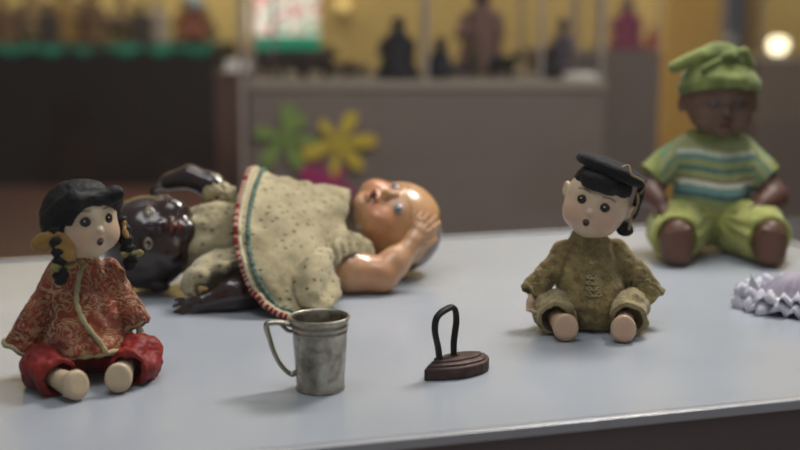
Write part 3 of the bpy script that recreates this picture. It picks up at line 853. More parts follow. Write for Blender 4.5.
# cap with rolled band, knot and floppy tail
bd = ell((0, 6, 22), (59, 62, 47)); capf = SUB(2, bd, plane((0, -20, 22), (0, -.30, 1)))
capf = INT(2, bd, plane((0, -20, 26), (0, -.42, -1)))
band = ring((0, 4, 0), 57, 5.0, 2.1)
Mb = np.array(Matrix.Rotation(R(-19), 3, 'X'), np.float32)
capf = U(5, capf, xf(band, Mb, (0, 0, 19)))
capf = U(7, capf, ell((-8, 4, 68), (32, 26, 17), (0, -12, 0)), cap((-8, 0, 74), (-36, -4, 62), 13, 11), cap((-36, -4, 66), (-74, -12, 52), 11, 7))
capf = U(3, capf, ell((4, -24, 68), (13, 10, 9)), cap((4, -20, 70), (30, -14, 74), 8, 6), cap((28, -14, 74), (42, -16, 56), 6, 5), cap((0, -24, 66), (-34, -34, 52), 5, 5))
capf = SUB(3, capf, ell((0, 0, -4), (58, 58, 50)))
blob('cap', capf, (-84, -72, -14), (72, 76, 98), 2.0, M['green_knit'], bh_, disp=folds(.035, 2.0, 31))
# shirt
shf = U(14, cap((0, 4, 160), (0, 2, 128), 36, 50, (1, .8)), cap((0, 2, 128), (0, -2, 84), 50, 60, (1, .85)))
s_l, i_l = cone_shell((-38, 2, 154), (-94, -12, 112), 25, 27, 3)
s_r, i_r = cone_shell((38, 2, 154), (82, -14, 112), 26, 27, 3)
shf = SUB(1.5, SUB(1.5, U(10, shf, s_l, s_r), i_l), i_r)
shf = INT(3, shf, plane((0, 0, 66), (0, 0, -1)))
def shirtcol(P):
    c = np.tile(L3((164, 168, 122)), (len(P), 1))
    z = P[:, 2]+2.5*np.sin(P[:, 0]*.05)-np.abs(P[:, 0])*.06
    inner = np.abs(P[:, 0]) < 58
    for z0, z1, cl in ((149, 156, (206, 210, 184)), (141, 149, (112, 146, 140)), (133, 140, (158, 166, 104)), (124, 131, (92, 124, 120)), (117, 124, (160, 166, 112)),
                       (110, 114, (126, 104, 84)), (102, 110, (222, 220, 196)), (92, 102, (122, 158, 154)), (84, 92, (84, 112, 110)), (74, 84, (150, 162, 110))):
        m = (z >= z0) & (z < z1) & inner; c[m] = L3(cl)
    sl = ~inner
    st = (np.sin((P[:, 2]*.7+np.abs(P[:, 0])*.75)*.35) > .3) & sl
    c[st] = L3((120, 146, 112)); end = (np.abs(P[:, 0]) > 84); c[end] = L3((146, 152, 92))
    return c
blob('shirt', shf, (-132, -70, 60), (124, 66, 204), 1.9, M['shirt_v'], baby, disp=folds(.03, 3, 41), col=shirtcol)
cuff = ring((0, 2, 178), 34, 5.5, 1.2)
blob('collar', cuff, (-44, -44, 168), (44, 48, 188), 1.6, M['green_knit'], baby, disp=lambda P: .8*np.sin(np.arctan2(P[:, 1], P[:, 0])*34))
# trousers
def puff(s, knee, cuffp):
    c = np.array(cuffp, float); k = np.array(knee, float); d = (c-k)/np.linalg.norm(c-k)
    o = U(12, cap((s*26, -4, 44), k, 42, 42), cap(k, c, 42, 36))
    oo = lambda P: smax(o(P), plane(c+d*10, d)(P), 3)
    return oo, cap(k+(c-k)*.4, c+d*46, 22, 33)
pL, qL = puff(-1, (-60, -58, 42), (-68, -100, 38)); pR, qR = puff(1, (58, -58, 42), (64, -100, 38))
trf = SUB(3, SUB(3, U(12, ell((0, 6, 58), (68, 52, 44)), pL, pR), qL), qR)
trf = INT(3, trf, plane((0, 0, 1), (0, 0, -1)))
def radial(P):
    a = np.arctan2(P[:, 2]-60, P[:, 0]); r = np.hypot(P[:, 0], P[:, 2]-60)
    return 2.6*np.sin(a*11+2.5*vnoise(P, .025, 2))*np.exp(-((r-30)/40)**2)+folds(.028, 3.6, 51)(P)
blob('trousers', trf, (-124, -126, -2), (120, 70, 108), 2.1, M['green_pants'], baby, disp=radial)
for s, x0, x1 in ((-1, -66, -70), (1, 62, 64)):
    ft = U(12, cap((x0, -60, 40), (x1, -108, 32), 25, 24), ell((x1, -122, 36), (24, 22, 32), (8, 0, 0)), ell((x1, -128, 14), (19, 18, 14)))
    tl5 = lambda P: P
    for k in range(5):
        ft = U(3, ft, ell((x1+s*(-14+k*7.2), -137+abs(k-1.5)*1.2, 57-k*1.6-2), (4.6-.3*k, 5.5, 5.2-.3*k)))
    ft = INT(3, ft, plane((0, 0, .5), (0, 0, -1)))
    blob('leg', ft, (x1-40, -152, -2), (x1+44, -30, 76), 1.9, M['vinyl'], baby, col=lambda P: paint(P, (98, 66, 48), [((x1, -145, 30), (16, 12, 20), (118, 72, 60), .9, .5)]))
# arms
for s in (-1, 1):
    if s > 0:
        a, b_, c_ = np.array((72., -8, 122)), np.array((90., -30, 88)), np.array((66., -62, 82))
        pd_ = (-.2, .2, -1)
    else:
        a, b_, c_ = np.array((-80., -8, 122)), np.array((-98., -30, 92)), np.array((-88., -62, 84))
        pd_ = (.2, .1, -1)
    hd = c_-b_; hd = hd/np.linalg.norm(hd)
    f = U(8, cap(a, b_, 20, 19), cap(b_, c_, 20, 14)); f = U(5, f, xf(hand_sdf(50, .45, .2, s), frame(hd+np.array((0, 0, -.15)), pd_), c_+hd*2))
    allp = np.array((a, b_, c_, c_+hd*50))
    blob('arm', f, tuple(allp.min(0)-28), tuple(allp.max(0)+28), 1.8, M['vinyl'], baby, col=lambda P: paint(P, (96, 62, 50), []))

# ================================================================== pewter cup
cu = ground(320.5, 388.5)
cup = thing('pewter_cup', 'tarnished pewter cup with an angular handle standing at the front', 'cup', tuple(cu), R(0))
prof = [(0, .0), (.0225, 0), (.0240, .0008), (.0243, .0022), (.0236, .0034), (.0238, .008), (.0268, .058), (.0276, .0585), (.0276, .0600), (.0270, .0606), (.0274, .0635), (.0281, .064), (.0281, .0655), (.0276, .066), (.0284, .0705),
        (.0298, .0725), (.0300, .0738), (.0292, .0744), (.0276, .0738), (.0268, .070), (.0258, .060), (.0232, .010), (.020, .0045), (0, .004)]
lathe('cup_body', prof, M['pewter'], cup, 64)
h = [(-.0275, 0, .0655), (-.034, 0, .0665), (-.042, 0, .0675), (-.0505, 0, .0665), (-.052, 0, .062), (-.0495, 0, .052), (-.0455, 0, .038), (-.0400, 0, .026), (-.0330, 0, .0175), (-.0275, 0, .0145), (-.0242, 0, .0165)]
tube('handle', h, [.0030, .0028, .0028, .0032, .0030, .0026, .0024, .0023, .0022, .0024, .003], M['pewter'], cup, 12, 1.7, up=(0, 1, 0), smoothn=5)
tube('thumb_rest', [(-.0275, 0, .058), (-.032, 0, .0595), (-.036, 0, .0635), (-.040, 0, .0665)], [.0018, .002, .002, .0016], M['pewter'], cup, 8, 1.5, up=(0, 1, 0), smoothn=5)

# ================================================================== toy flat iron
i0 = np.array((.0570, 1.189, 0))
iron = thing('flat_iron', 'small rusty cast iron toy flat iron with a tall loop handle', 'flat iron', tuple(i0), R(0))
# sole outline: pointed nose and round heel (nose towards -X in the iron's own frame)
def outline(k, inset=0):
    pts = []
    for i in range(k):
        a = 2*math.pi*i/k; u = math.cos(a)
        if u > 0: X = .031+.010*u if u > .35 else .0345*(u/.35)
        else: X = .038*u
        if X < 0: w = .0205*(1-(-X/.038)**1.55)
        else: w = .0205*(1-max(0, (X-.012)/.029)**2.4)
        if u > .35: w = .0205*(1-((.031+.010*u-.012)/.029)**2.4)
        pts.append([X, w*np.sign(math.sin(a)) if abs(math.sin(a)) > 1e-6 else 0])
    P = np.array(pts); c = np.array((.002, 0)); 
    return c+(P-c)*np.array((1-inset/.036, 1-inset/.019))
prof = [(.0, .0010), (.0012, .0), (.0115, .0), (.0125, .0010), (.0130, .0030), (.0150, .0034), (.0158, .0050), (.0164, .0080), (.0180, .0086), (.0186, .0120)]
vs = []; k = 72
for z, ins in prof:
    for (x, y) in outline(k, ins): vs.append((x, y, z*(1-.10*min(1, max(0, x/.04)))))
fs = [(i*k+j, i*k+(j+1) % k, (i+1)*k+(j+1) % k, (i+1)*k+j) for i in range(len(prof)-1) for j in range(k)]
fs.append(tuple(range(k))[::-1]); fs.append(tuple((len(prof)-1)*k+j for j in range(k)))
IR = R(40)
ib = mesh('iron_base', vs, fs, M['iron'], iron, smooth=False); ib.rotation_euler = (0, 0, IR); ib.scale = (1.12, 1.06, 1.0)
bv = ib.modifiers.new('bevel', 'BEVEL'); bv.width = .0006; bv.segments = 2; bv.limit_method = 'ANGLE'
hp = [(-.0105, 0, .014), (-.0110, 0, .022), (-.0128, 0, .032), (-.0165, 0, .044), (-.0175, 0, .053), (-.0150, 0, .0615), (-.0080, 0, .0665), (.001, 0, .0690), (.0080, 0, .0700), (.0130, 0, .0650), (.0145, 0, .054), (.0125, 0, .042), (.0108, 0, .030), (.0115, 0, .014)]
hh = tube('iron_handle', hp, [.0028]*5+[.0028, .003, .003, .0028]+[.0027]*5, M['iron_black'], iron, 10, 1.6, up=(0, 1, 0), smoothn=6)
hh.rotation_euler = (0, 0, IR); hh.location = (-.0095, -.004, 0); hh.scale = (.92, 1, 1)
for x in (-.0105, .0115):
    p = blob('handle_foot', U(1, ell((x*1000, 0, 18), (5.5, 4.5, 2.4))), (x*1000-8, -7, 13), (x*1000+8, 7, 23), .7, M['iron_black'], iron)
    p.rotation_euler = (0, 0, IR); p.location = (-.0095, -.004, 0)

# ================================================================== frilled bonnet at the right edge
q0 = ground(800, 307)
bon = thing('doll_bonnet', 'white lace frilled lilac doll bonnet lying at the right end', 'bonnet', tuple(q0), R(8))
inner = []; n = 120
rx, ry = .076, .058
def ringrow(k, z, wob=0, ph=0, fr=21):
    ww = lambda a: math.sin(a*fr+ph+1.3*math.sin(a*5))*(1+.5*math.sin(a*7+1))
    return [((rx*k*(1+wob*ww(a))*math.cos(a)), ry*k*(1+wob*ww(a))*math.sin(a), z+abs(wob)*.085*math.sin(a*fr*1.0+ph+1.4+math.sin(a*9))) for a in np.linspace(0, 2*math.pi, n+1)[:-1]]
def annulus(name, rws, mat, parent, thick=.0008, capc=None):
    vs = [p for r in rws for p in r]; nn = len(rws[0])
    fs = [(i*nn+j, i*nn+(j+1) % nn, (i+1)*nn+(j+1) % nn, (i+1)*nn+j) for i in range(len(rws)-1) for j in range(nn)]
    if capc is not None:
        vs.append(capc); c = len(vs)-1; fs += [((len(rws)-1)*nn+j, (len(rws)-1)*nn+(j+1) % nn, c) for j in range(nn)]
    if mat is M['lace']:
        A_ = np.array(vs)*1000; A_ = A_+np.stack([vnoise(A_, .11, 3+k_)*3.2 for k_ in range(3)], 1)*np.array((1, 1, .9)); A_[:, 2] = np.maximum(A_[:, 2], 1.2); vs = (A_*.001).tolist()
    o = mesh(name, vs, fs, mat, parent); m = o.modifiers.new('t', 'SOLIDIFY'); m.thickness = thick; return o
crown = [ringrow(.80, .004), ringrow(.70, .014, .01), ringrow(.56, .027, .012, 1), ringrow(.40, .037, .015, 2), ringrow(.22, .043)]
annulus('crown', crown, M['lilac'], bon, .0012, (0, 0, .045))
fr1 = [ringrow(.78, .006), ringrow(.88, .013, .03, 0, 19), ringrow(.98, .014, .06, .3, 19), ringrow(1.06, .008, .075, .5, 19), ringrow(1.04, .003, .06, .9, 19)]
annulus('lace_frill', fr1, M['lace'], bon)
fr2 = [ringrow(.76, .012), ringrow(.84, .023, .04, 1, 23), ringrow(.93, .025, .07, 1.3, 23), ringrow(1.0, .018, .08, 1.9, 23)]
annulus('lace_frill', fr2, M['lace'], bon)
pk = mesh('lace_peak', [(-.068, .008, .008), (-.046, .020, .010), (-.050, -.006, .012), (-.064, .008, .044), (-.054, .010, .030)], [(0, 1, 3), (2, 0, 3), (1, 2, 4), (1, 4, 3), (2, 3, 4)], M['lace'], bon, smooth=False)
for a in np.linspace(0, 2*math.pi, 10)[:-1]+.3:
    c = (rx*.86*math.cos(a)*1000, ry*.86*math.sin(a)*1000, 23)
    fl = U(.8, *[ell((c[0]+3.4*math.cos(t_), c[1]+3.4*math.sin(t_), c[2]), (2.6, 2.6, 1.4)) for t_ in np.linspace(0, 2*math.pi, 6)[:-1]], ell((c[0], c[1], c[2]+.8), 1.8))
    blob('ribbon_rosette', fl, tuple(np.array(c)-8), tuple(np.array(c)+8), .9, M['lace_yellow'], bon)

# ================================================================== room behind
FL = -.9
t = NT('reddish brown floor'); v = t.coord()
c = t.ramp(t.noise(v, .8, 4), [(.3, lin((70, 46, 42))), (.7, lin((100, 68, 62)))])
m_floor = t.fin(c, .45)
m_wall = m_simple('mustard yellow wall', (206, 182, 122), .8, var=.06, scale=1.2)
m_dark = m_simple('near black plinth paint', (44, 35, 33), .6, var=.1, scale=3)
m_brown = m_simple('dark brown plinth paint', (112, 84, 74), .6, var=.08, scale=3)
m_taupe = m_simple('taupe plinth paint', (116, 104, 98), .6, var=.07, scale=2)
m_cream = m_simple('pale plinth edge', (138, 128, 116), .6, var=.05)
m_col = m_simple('blue grey column', (118, 124, 142), .6, var=.05)
m_amber = m_simple('amber yellow panel', (214, 172, 96), .8, var=.05, scale=2)
struct(boxm('floor', (-9, -1.5, FL-.05), (9, 10.1, FL), m_floor))
struct(boxm('wall_back', (-9, 10.0, FL), (9, 10.15, 3.2), m_wall))
struct(boxm('wall_left', (-9.15, -1.5, FL), (-9, 10.15, 3.2), m_wall))
struct(boxm('wall_right', (9, -1.5, FL), (9.15, 10.15, 3.2), m_wall))
def bx(px0, px1, Y): return (px0-400)/FPX*Y*1.0, (px1-400)/FPX*Y
def zat(py, Y): return float(at(400, py, Y)[2])
def plinth(name, label, px0, px1, Y, depth, pytop, mat, edge=None, parts=True):
    x0, x1 = at(px0, pytop, Y)[0], at(px1, pytop, Y)[0]; zt = zat(pytop, Y)
    r = thing(name, label, 'plinth', ((x0+x1)/2, Y+depth/2, FL)); w = (x1-x0)/2; hgt = zt-FL
    boxm('plinth_body', (-w, -depth/2, 0), (w, depth/2, hgt-.03), mat, r, .006)
    boxm('plinth_top', (-w-.006, -depth/2-.006, hgt-.03), (w+.006, depth/2+.006, hgt), edge or mat, r, .004)
    return r, x0, x1, zt
p_taupe, tx0, tx1, tz = plinth('display_plinth', 'long taupe plinth with paper flowers stuck on its front', 248, 606, 4.5, .8, 82, m_taupe, m_cream)
p_brown, *_b, brz = plinth('display_plinth', 'dark brown plinth behind the left end of the flowered plinth', 214, 300, 5.5, .7, 72, m_brown)
p_dark, dx0, dx1, dz_ = plinth('display_plinth', 'wide near-black plinth at the left carrying a village of figures', -110, 214, 8.6, 1.2, 46, m_dark)
p_r1, rx0, rx1, rz = plinth('display_plinth', 'taupe plinth behind, holding the dolls in red', 540, 662, 6.4, .8, 52, m_taupe)
p_r2, sx0, sx1, sz = plinth('display_plinth', 'taupe plinth at the far right beyond the blue grey column', 757, 900, 6.0, .8, 60, m_taupe)
# column and amber panel
def upright(name, label, cat, px0, px1, Y, dep, mat):
    x0, x1 = at(px0, 60, Y)[0], at(px1, 60, Y)[0]
    o = boxm(name, (x0, Y, FL), (x1, Y+dep, 3.2), mat, None, .004); tag(o, label, cat); return o
upright('column', 'slim blue grey column behind the brown baby doll', 'column', 728, 746, 7.4, .12, m_col)
upright('wall_panel', 'amber yellow panel left of the blue grey column', 'panel', 664, 728, 7.8, .06, m_amber)
upright('wall_panel', 'narrow amber strip right of the blue grey column', 'panel', 746, 758, 7.8, .06, m_amber)
# glass cases standing on the plinths
m_case = m_glass('case glass', (.93, .93, .93), .02)
m_cedge = m_simple('frosted glass edge', (150, 138, 132), .5)
def glass_case(label, x0, x1, y0, y1, z0, z1, mids=()):
    r = thing('glass_case', label, 'glass case', ((x0+x1)/2, (y0+y1)/2, z0)); w = (x1-x0)/2; d = (y1-y0)/2; h = z1-z0
    boxm('glass_pane', (-w, -d, .002), (w, -d+.006, h), m_case, r); boxm('glass_pane', (-w, d-.006, .002), (w, d, h), m_case, r)
    for xx in [-w, w-.012]+[m-(x0+x1)/2 for m in mids]:
        boxm('case_post', (xx, -d-.004, .002), (xx+.014, -d+.010, h), m_cedge, r)
        boxm('case_post', (xx, d-.010, .002), (xx+.014, d+.004, h), m_cedge, r)
    return r
glass_case('tall glass case on the flowered plinth', tx0+.01, tx1-.01, 4.52, 5.28, tz, tz+1.3, (at(425, 60, 4.5)[0], at(540, 60, 4.5)[0]))
glass_case('glass case around the dolls in red', rx0+.3, rx1-.01, 6.42, 7.18, rz, rz+1.3)
glass_case('glass case on the far right plinth', sx0+.01, sx1-.01, 6.02, 6.78, sz, sz+1.3)
# tall light corner trim of the flowered plinth
tag(boxm('corner_trim', (tx0-.030, 4.47, FL), (tx0-.010, 4.49, 2.0), m_cedge, None, .003), 'thin upright pale corner trim at the left end of the flowered plinth', 'trim')
# paper flowers on the plinth front
def petal_mesh(L0, W, n=20):
    vs = [(0, 0, 0)]
    for i in range(n):
        a = 2*math.pi*i/n; y = .5-.5*math.cos(a); x = math.sin(a)*W*.80*(.22+.85*y)
        vs.append((x, 0, L0*y))
    return vs, [(0, i+1, (i+1) % n+1) for i in range(n)]
def flower(label, cpx, cpy, petals, col, Y=4.487):
    c = at(cpx, cpy, Y); r = thing('paper_flower', label, 'paper flower', tuple(c), group='paper flowers on the taupe plinth')
    m = m_simple('paper '+label[:12], col, .8, var=.08)
    for qx, qy, w in petals:
        q = at(qx, qy, Y); d = q-c; L_ = math.hypot(d[0], d[2])*1.5; ang = math.atan2(d[0], d[2])
        vs, fs = petal_mesh(L_, w)
        o = mesh('petal', vs, fs, m, r, smooth=False); o.rotation_euler = (0, ang, 0); o.location = (0, -.001-.0006*len(r.children), 0)
        o.modifiers.new('t', 'SOLIDIFY').thickness = .0008
flower('green paper flower, leftmost on the plinth front', 284, 136, [(288, 114, .05), (264, 133, .045), (270, 156, .045), (298, 122, .04), (296, 158, .045), (306, 140, .035)], (118, 142, 74))
flower('yellow paper flower on the plinth front', 338, 142, [(349, 122, .045), (326, 128, .035), (364, 141, .045), (354, 160, .042), (314, 150, .055), (335, 165, .03)], (190, 168, 62))
flower('magenta paper flower, lowest on the plinth front', 322, 186, [(309, 173, .055), (336, 174, .055), (322, 170, .02), (344, 192, .05), (300, 194, .05), (322, 206, .05)], (158, 48, 100))

# ------------------------------------------------------------------ figures far behind
def figure(label, px, py, Y, hpx, body, headc, kind=0, wide=1.0, group=None, z=None, name='figurine', cat='figurine', accent=None):
    p = at(px, py, Y); H = hpx/FPX*Y*1000
    p[2] = z if z is not None else p[2]
    r = thing(name, label, cat, tuple(p), random.uniform(-.5, .5), group=group)
    mb = m_simple('figure cloth', body, .7, var=.3, scale=20); mh = m_simple('figure skin', headc, .6, var=.1); ma = m_simple('figure accent', accent or body, .7, var=.2)
    h_ = H/30; w = wide
    if kind == 0:      # standing figure in a long robe with a head and folded arms
        f = U(.12*H, cap((0, 0, .14*H), (0, 0, .62*H), .20*H*w, .12*H*w), ell((0, 0, .05*H), (.24*H*w, .2*H*w, .05*H)))
        a = U(.05*H, cap((-.15*H*w, 0, .62*H), (-.18*H*w, -.1*H, .42*H), .05*H, .045*H), cap((.15*H*w, 0, .62*H), (.18*H*w, -.1*H, .42*H), .05*H, .045*H), cap((-.18*H*w, -.1*H, .42*H), (0, -.18*H, .46*H), .045*H, .035*H))
        f = U(.03*H, f, a)
        hd = U(.03*H, ell((0, 0, .84*H), (.1*H, .1*H, .12*H)), cap((0, 0, .66*H), (0, 0, .8*H), .05*H, .05*H))
        ht_ = U(.02*H, ell((0, .01*H, .92*H), (.12*H, .12*H, .08*H)))
    elif kind == 1:    # seated figure
        f = U(.08*H, ell((0, 0, .22*H), (.30*H*w, .26*H, .2*H)), cap((0, .02*H, .25*H), (0, .02*H, .62*H), .2*H*w, .13*H*w), cap((-.15*H, -.1*H, .18*H), (-.2*H, -.4*H, .1*H), .1*H, .08*H), cap((.15*H, -.1*H, .18*H), (.2*H, -.4*H, .1*H), .1*H, .08*H))
        f = U(.04*H, f, cap((-.17*H, 0, .58*H), (-.3*H, -.1*H, .32*H), .07*H, .05*H), cap((.17*H, 0, .58*H), (.3*H, -.1*H, .32*H), .07*H, .05*H))
        hd = ell((0, 0, .82*H), (.15*H, .15*H, .17*H)); ht_ = ell((0, .03*H, .88*H), (.16*H, .16*H, .13*H))
    else:              # four legged animal
        f = U(.08*H, cap((-.45*H*w, 0, .6*H), (.4*H*w, 0, .58*H), .24*H, .26*H), *[cap((x*H*w, y*H, .5*H), (x*H*w*1.05, y*H, .05*H), .1*H, .06*H) for x in (-.45, .4) for y in (-.14, .14)])
        hd = U(.06*H, cap((.5*H*w, 0, .68*H), (.72*H*w, 0, .86*H), .14*H, .12*H), cap((.72*H*w, 0, .86*H), (.95*H*w, 0, .76*H), .12*H, .07*H)); ht_ = U(.02*H, ell((.66*H*w, .1*H, .98*H), (.04*H, .03*H, .08*H)), ell((.66*H*w, -.1*H, .98*H), (.04*H, .03*H, .08*H)))
    f = INT(1, f, plane((0, 0, 1), (0, 0, -1)))
    b = H*1.1; blob('body', f, (-b*w, -.6*H, -1), (b*w, .5*H, H), H/34, mb, r)
    blob('head', hd, (-.3*H, -.3*H, .5*H), (1.15*H*max(w, 1), .3*H, 1.1*H), H/34, mh, r)
    blob('ears' if kind == 2 else 'hat', ht_, (-.3*H, -.3*H, .6*H), (1.0*H*max(w, 1), .3*H, 1.12*H), H/40, ma, r)
    return r
YT = 4.75
fg = 'figures in the glass case above the paper flowers'
figure('dark robed figurine standing alone near the middle of the case', 398, 80, YT, 60, (40, 38, 46), (48, 42, 44), 0, 1.6, fg, tz)
figure('dark blue seated figurine right of the standing one', 440, 79, YT, 40, (36, 38, 50), (50, 46, 50), 1, 1.3, fg, tz)
figure('small dark violet animal figurine next to the blue seated figurine', 462, 80, YT, 16, (54, 44, 58), (60, 50, 56), 2, 1.1, fg, tz)
figure('small greenish standing figurine behind the violet animal', 474, 80, YT+.2, 34, (88, 82, 54), (120, 96, 80), 0, 1.0, fg, tz)
figure('small black four legged figurine in the case', 502, 80, YT, 26, (34, 38, 36), (38, 40, 38), 2, .8, fg, tz)
figure('dark brown seated figurine near the right end of the case', 550, 80, YT, 32, (46, 38, 38), (50, 42, 42), 1, 1.6, fg, tz)
for i, (px, hp_, w) in enumerate(((264, 20, .8), (292, 18, 1.0), (316, 24, .8), (340, 14, 1.0), (356, 12, 1.0))):
    figure(['low brown animal figurine at the left end of the case', 'dark animal figurine second from the left end of the case', 'dark brown animal figurine third from the left end of the case',
            'low dark animal figurine fourth from the left end of the case', 'smallest dark animal figurine left of the robed figurine'][i], px, 80, YT+.05*(i % 2), hp_*1.2, (62, 44, 40), (66, 48, 42), 2, w, fg, tz)
# tall figure on a stand behind
figure('large dark haired bust figure with pink clothes at the back of the case', 481, 80, 5.15, 88, (132, 100, 92), (70, 50, 50), 0, 1.3, fg, tz, accent=(60, 44, 46))
figure('slim violet standing figurine at the back right of the case', 562, 80, 5.15, 54, (84, 74, 84), (96, 76, 70), 0, 1.0, fg, tz)
# small white cards / lights
m_white = m_simple('white card', (244, 240, 236), .35)
for lab, px, Y, z, w in (('white card lying at the right end of the flowered plinth', 585, 4.60, tz, .06), ):
    p = at(px, 79, Y); c_ = thing('card', lab, 'card', (p[0], Y+.1, z)); boxm('sheet', (-w, -.05, .0), (w, .05, .012), m_white, c_); boxm('fold', (-w, .046, .012), (w, .05, .022), m_white, c_)
p = at(234, 78, 5.55); c_ = thing('card', 'bright white card on the brown plinth', 'card', (p[0], 5.6, brz)); boxm('sheet', (-.05, -.05, 0), (.06, .05, .01), m_white, c_); boxm('fold', (-.05, .044, .01), (.06, .05, .05), m_white, c_)
# dolls in red
rg = 'dolls on the rear taupe plinth'
figure('standing doll in violet and red at the rear plinth', 626, 52, 6.7, 50, (140, 66, 92), (82, 62, 88), 0, 1.6, rg, rz, 'doll', 'doll', (84, 66, 92))
figure('small doll in bright red right of the violet doll', 652, 52, 6.7, 24, (176, 62, 78), (150, 100, 90), 0, 1.1, rg, rz, 'doll', 'doll', (150, 50, 60))
# far village on the dark plinth
t = NT('turquoise cloth'); c = t.ramp(t.noise(t.coord(), 1.6, 2), [(.42, lin((44, 34, 30))), (.52, lin((30, 116, 96)))]); m_cloth_g = t.fin(c, .8)
vg = thing('table_cloth', 'turquoise cloth spread over the near-black plinth', 'cloth', ((dx0+dx1)/2, 8.6, dz_)); w_ = (dx1-dx0)/2-.02
vs = []; fs = []; nx = 60
for i in range(nx+1):
    x = -w_+2*w_*i/nx
    vs += [(x, -.012-.01*math.sin(i*1.3), -.055-.02*math.sin(i*.9)), (x, -.008, .004), (x, .95, .004)]
for i in range(nx):
    for j in range(2): fs.append((i*3+j, (i+1)*3+j, (i+1)*3+j+1, i*3+j+1))
mesh('cloth', vs, fs, m_cloth_g, vg)
pal = [((96, 70, 48), (150, 116, 80)), ((70, 54, 44), (120, 90, 66)), ((120, 100, 70), (140, 110, 84)), ((54, 44, 44), (110, 84, 70)), ((134, 104, 56), (120, 90, 70)), ((84, 78, 60), (130, 104, 84))]
words = ['brown', 'dark brown', 'tan', 'charcoal', 'ochre', 'olive grey']
spots_ = [(4, 34, 0), (20, 26, 1), (34, 40, 0), (50, 30, 0), (66, 44, 0), (80, 30, 1), (94, 38, 0), (108, 24, 2), (124, 34, 0), (142, 30, 0), (186, 32, 0), (204, 26, 1)]
for i, (px, hp_, kd) in enumerate(spots_):
    b_, h_ = pal[i % 6]
    place = 'at the far left end of the turquoise cloth' if i == 0 else 'number %s from the left on the turquoise cloth' % ['', 'two', 'three', 'four', 'five', 'six', 'seven', 'eight', 'nine', 'ten', 'eleven', 'twelve'][i]
    place = place.replace('number two', 'second').replace('number three', 'third').replace('number four', 'fourth').replace('number five', 'fifth').replace('number six', 'sixth').replace('number seven', 'seventh').replace('number eight', 'eighth').replace('number nine', 'ninth').replace('number ten', 'tenth').replace('number eleven', 'eleventh').replace('number twelve', 'twelfth')
    figure('%s %s figurine %s' % (words[i % 6], ['standing', 'seated', 'animal'][kd], place), px, 44, 8.78+.33*(i % 3), hp_*(1.2 if i in (4, 7) else 1.4), b_, h_, kd, 1.35, 'figures on the turquoise cloth', dz_+.006)
figure('pale grey standing figurine among the brown ones on the turquoise cloth', 158, 44, 9.0, 44, (140, 130, 124), (150, 140, 132), 0, 1.3, 'figures on the turquoise cloth', dz_+.006)
figure('orange and dark seated figurine with a pale blue head on the turquoise cloth', 195, 44, 8.72, 50, (110, 60, 40), (150, 170, 186), 1, 1.0, 'figures on the turquoise cloth', dz_+.006, accent=(170, 186, 196))
plinth('display_plinth', 'near-black plinth below the lit floral picture', 246, 324, 8.9, .8, 50, m_dark)
# bright picture panel
m_p = m_emit('lit floral print', [(.34, lin((96, 150, 90))), (.46, lin((236, 226, 220))), (.55, lin((226, 232, 214))), (.64, lin((214, 96, 112)))], 9, 1.0)
m_pt = m_emit('lit turquoise border', [(.3, lin((30, 140, 112))), (.7, lin((40, 170, 130)))], 3, .45)
Yp = 9.2
a0 = at(250, 50, Yp); a1 = at(320, 50, Yp)
pn = thing('lit_picture', 'bright backlit floral picture with a turquoise lower border', 'picture', ((a0[0]+a1[0])/2, Yp, zat(50, 8.9)+.001))
w_ = (a1[0]-a0[0])/2
boxm('picture_sheet', (-w_, -.02, .10), (w_*.98, 0, .95), m_p, pn); boxm('picture_border', (-w_*.8, -.03, 0), (w_*1.0, .0, .10), m_pt, pn); boxm('stand', (-.2, .0, .0), (.2, .05, .4), m_dark, pn)
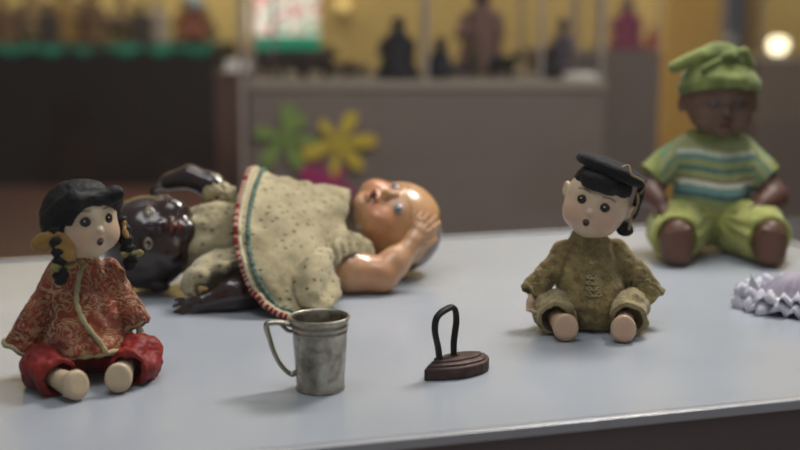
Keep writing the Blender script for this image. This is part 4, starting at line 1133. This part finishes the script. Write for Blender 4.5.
# small bright spot lamps
def lampthing(label, px, py, Y, rr, power_col, st, base_z):
    p = at(px, py, Y); r = thing('spot_lamp', label, 'lamp', tuple((p[0], p[1], base_z)))
    h_ = p[2]-base_z
    me = m_emit('lamp glow', [(.3, lin(power_col)), (.7, lin(power_col))], 1, st)
    lathe('lamp_base', [(0, 0), (.05, 0), (.05, .01), (.012, .016), (.012, max(.02, h_-rr))], m_dark, r, 20)
    o = lathe('lamp_shade', [(.005, h_-rr), (rr*.7, h_-rr*.7), (rr, h_), (rr*.8, h_+rr*.6), (.001, h_+rr*.8)], me, r, 20)
lampthing('glowing lamp on the far right plinth', 778, 45, 6.3, .055, (255, 238, 200), 4.0, sz)
lampthing('small warm glowing wall lamp right of the lit picture', 343, 5, 9.93, .055, (255, 226, 150), .8, float(at(343, 5, 9.93)[2])-.1)

# ================================================================== light, world, camera
w = bpy.data.worlds.new('World'); sc.world = w; w.use_nodes = True
w.node_tree.nodes['Background'].inputs['Color'].default_value = (.96, .97, 1, 1)
w.node_tree.nodes['Background'].inputs['Strength'].default_value = .22
def area(name, loc, target, size, power, col, sy=None):
    l = bpy.data.lights.new(name, 'AREA'); l.energy = power*1.35; l.color = col; l.size = size
    if sy: l.shape = 'RECTANGLE'; l.size_y = sy
    o = bpy.data.objects.new(name, l); COL.objects.link(o); o.location = loc
    d = Vector(target)-Vector(loc); o.rotation_euler = d.to_track_quat('-Z', 'Y').to_euler(); return o
area('key_light', (.75, 2.1, 1.55), (.05, 1.35, 0), .45, 20, (1, .96, .92))
area('soft_light', (-.3, .9, 2.3), (0, 1.5, 0), 1.4, 12, (.95, .97, 1), .8)
area('wall_light', (-1.5, 8.3, 3.0), (-1.0, 10, .8), 6.0, 80, (1, .86, .60), 1)
area('wall_light', (3.5, 8.0, 3.0), (3.0, 10, .8), 3.0, 62, (1, .86, .60), 1)
area('hall_light', (.8, 3.0, 2.9), (.4, 5.2, 0), 2.0, 70, (1, .93, .88), 1)
cam = bpy.data.cameras.new('camera'); co = bpy.data.objects.new('camera', cam); COL.objects.link(co)
co.location = (0, 0, CAMZ); co.rotation_euler = (math.pi/2-PITCH, 0, 0)
cam.sensor_width = 36; cam.lens = FPX/800*36
cam.dof.use_dof = True; cam.dof.focus_distance = 1.28; cam.dof.aperture_fstop = 2.5
cam.clip_start = .01; cam.clip_end = 60
sc.camera = co
sc.view_settings.view_transform = 'Standard'; sc.view_settings.look = 'None'
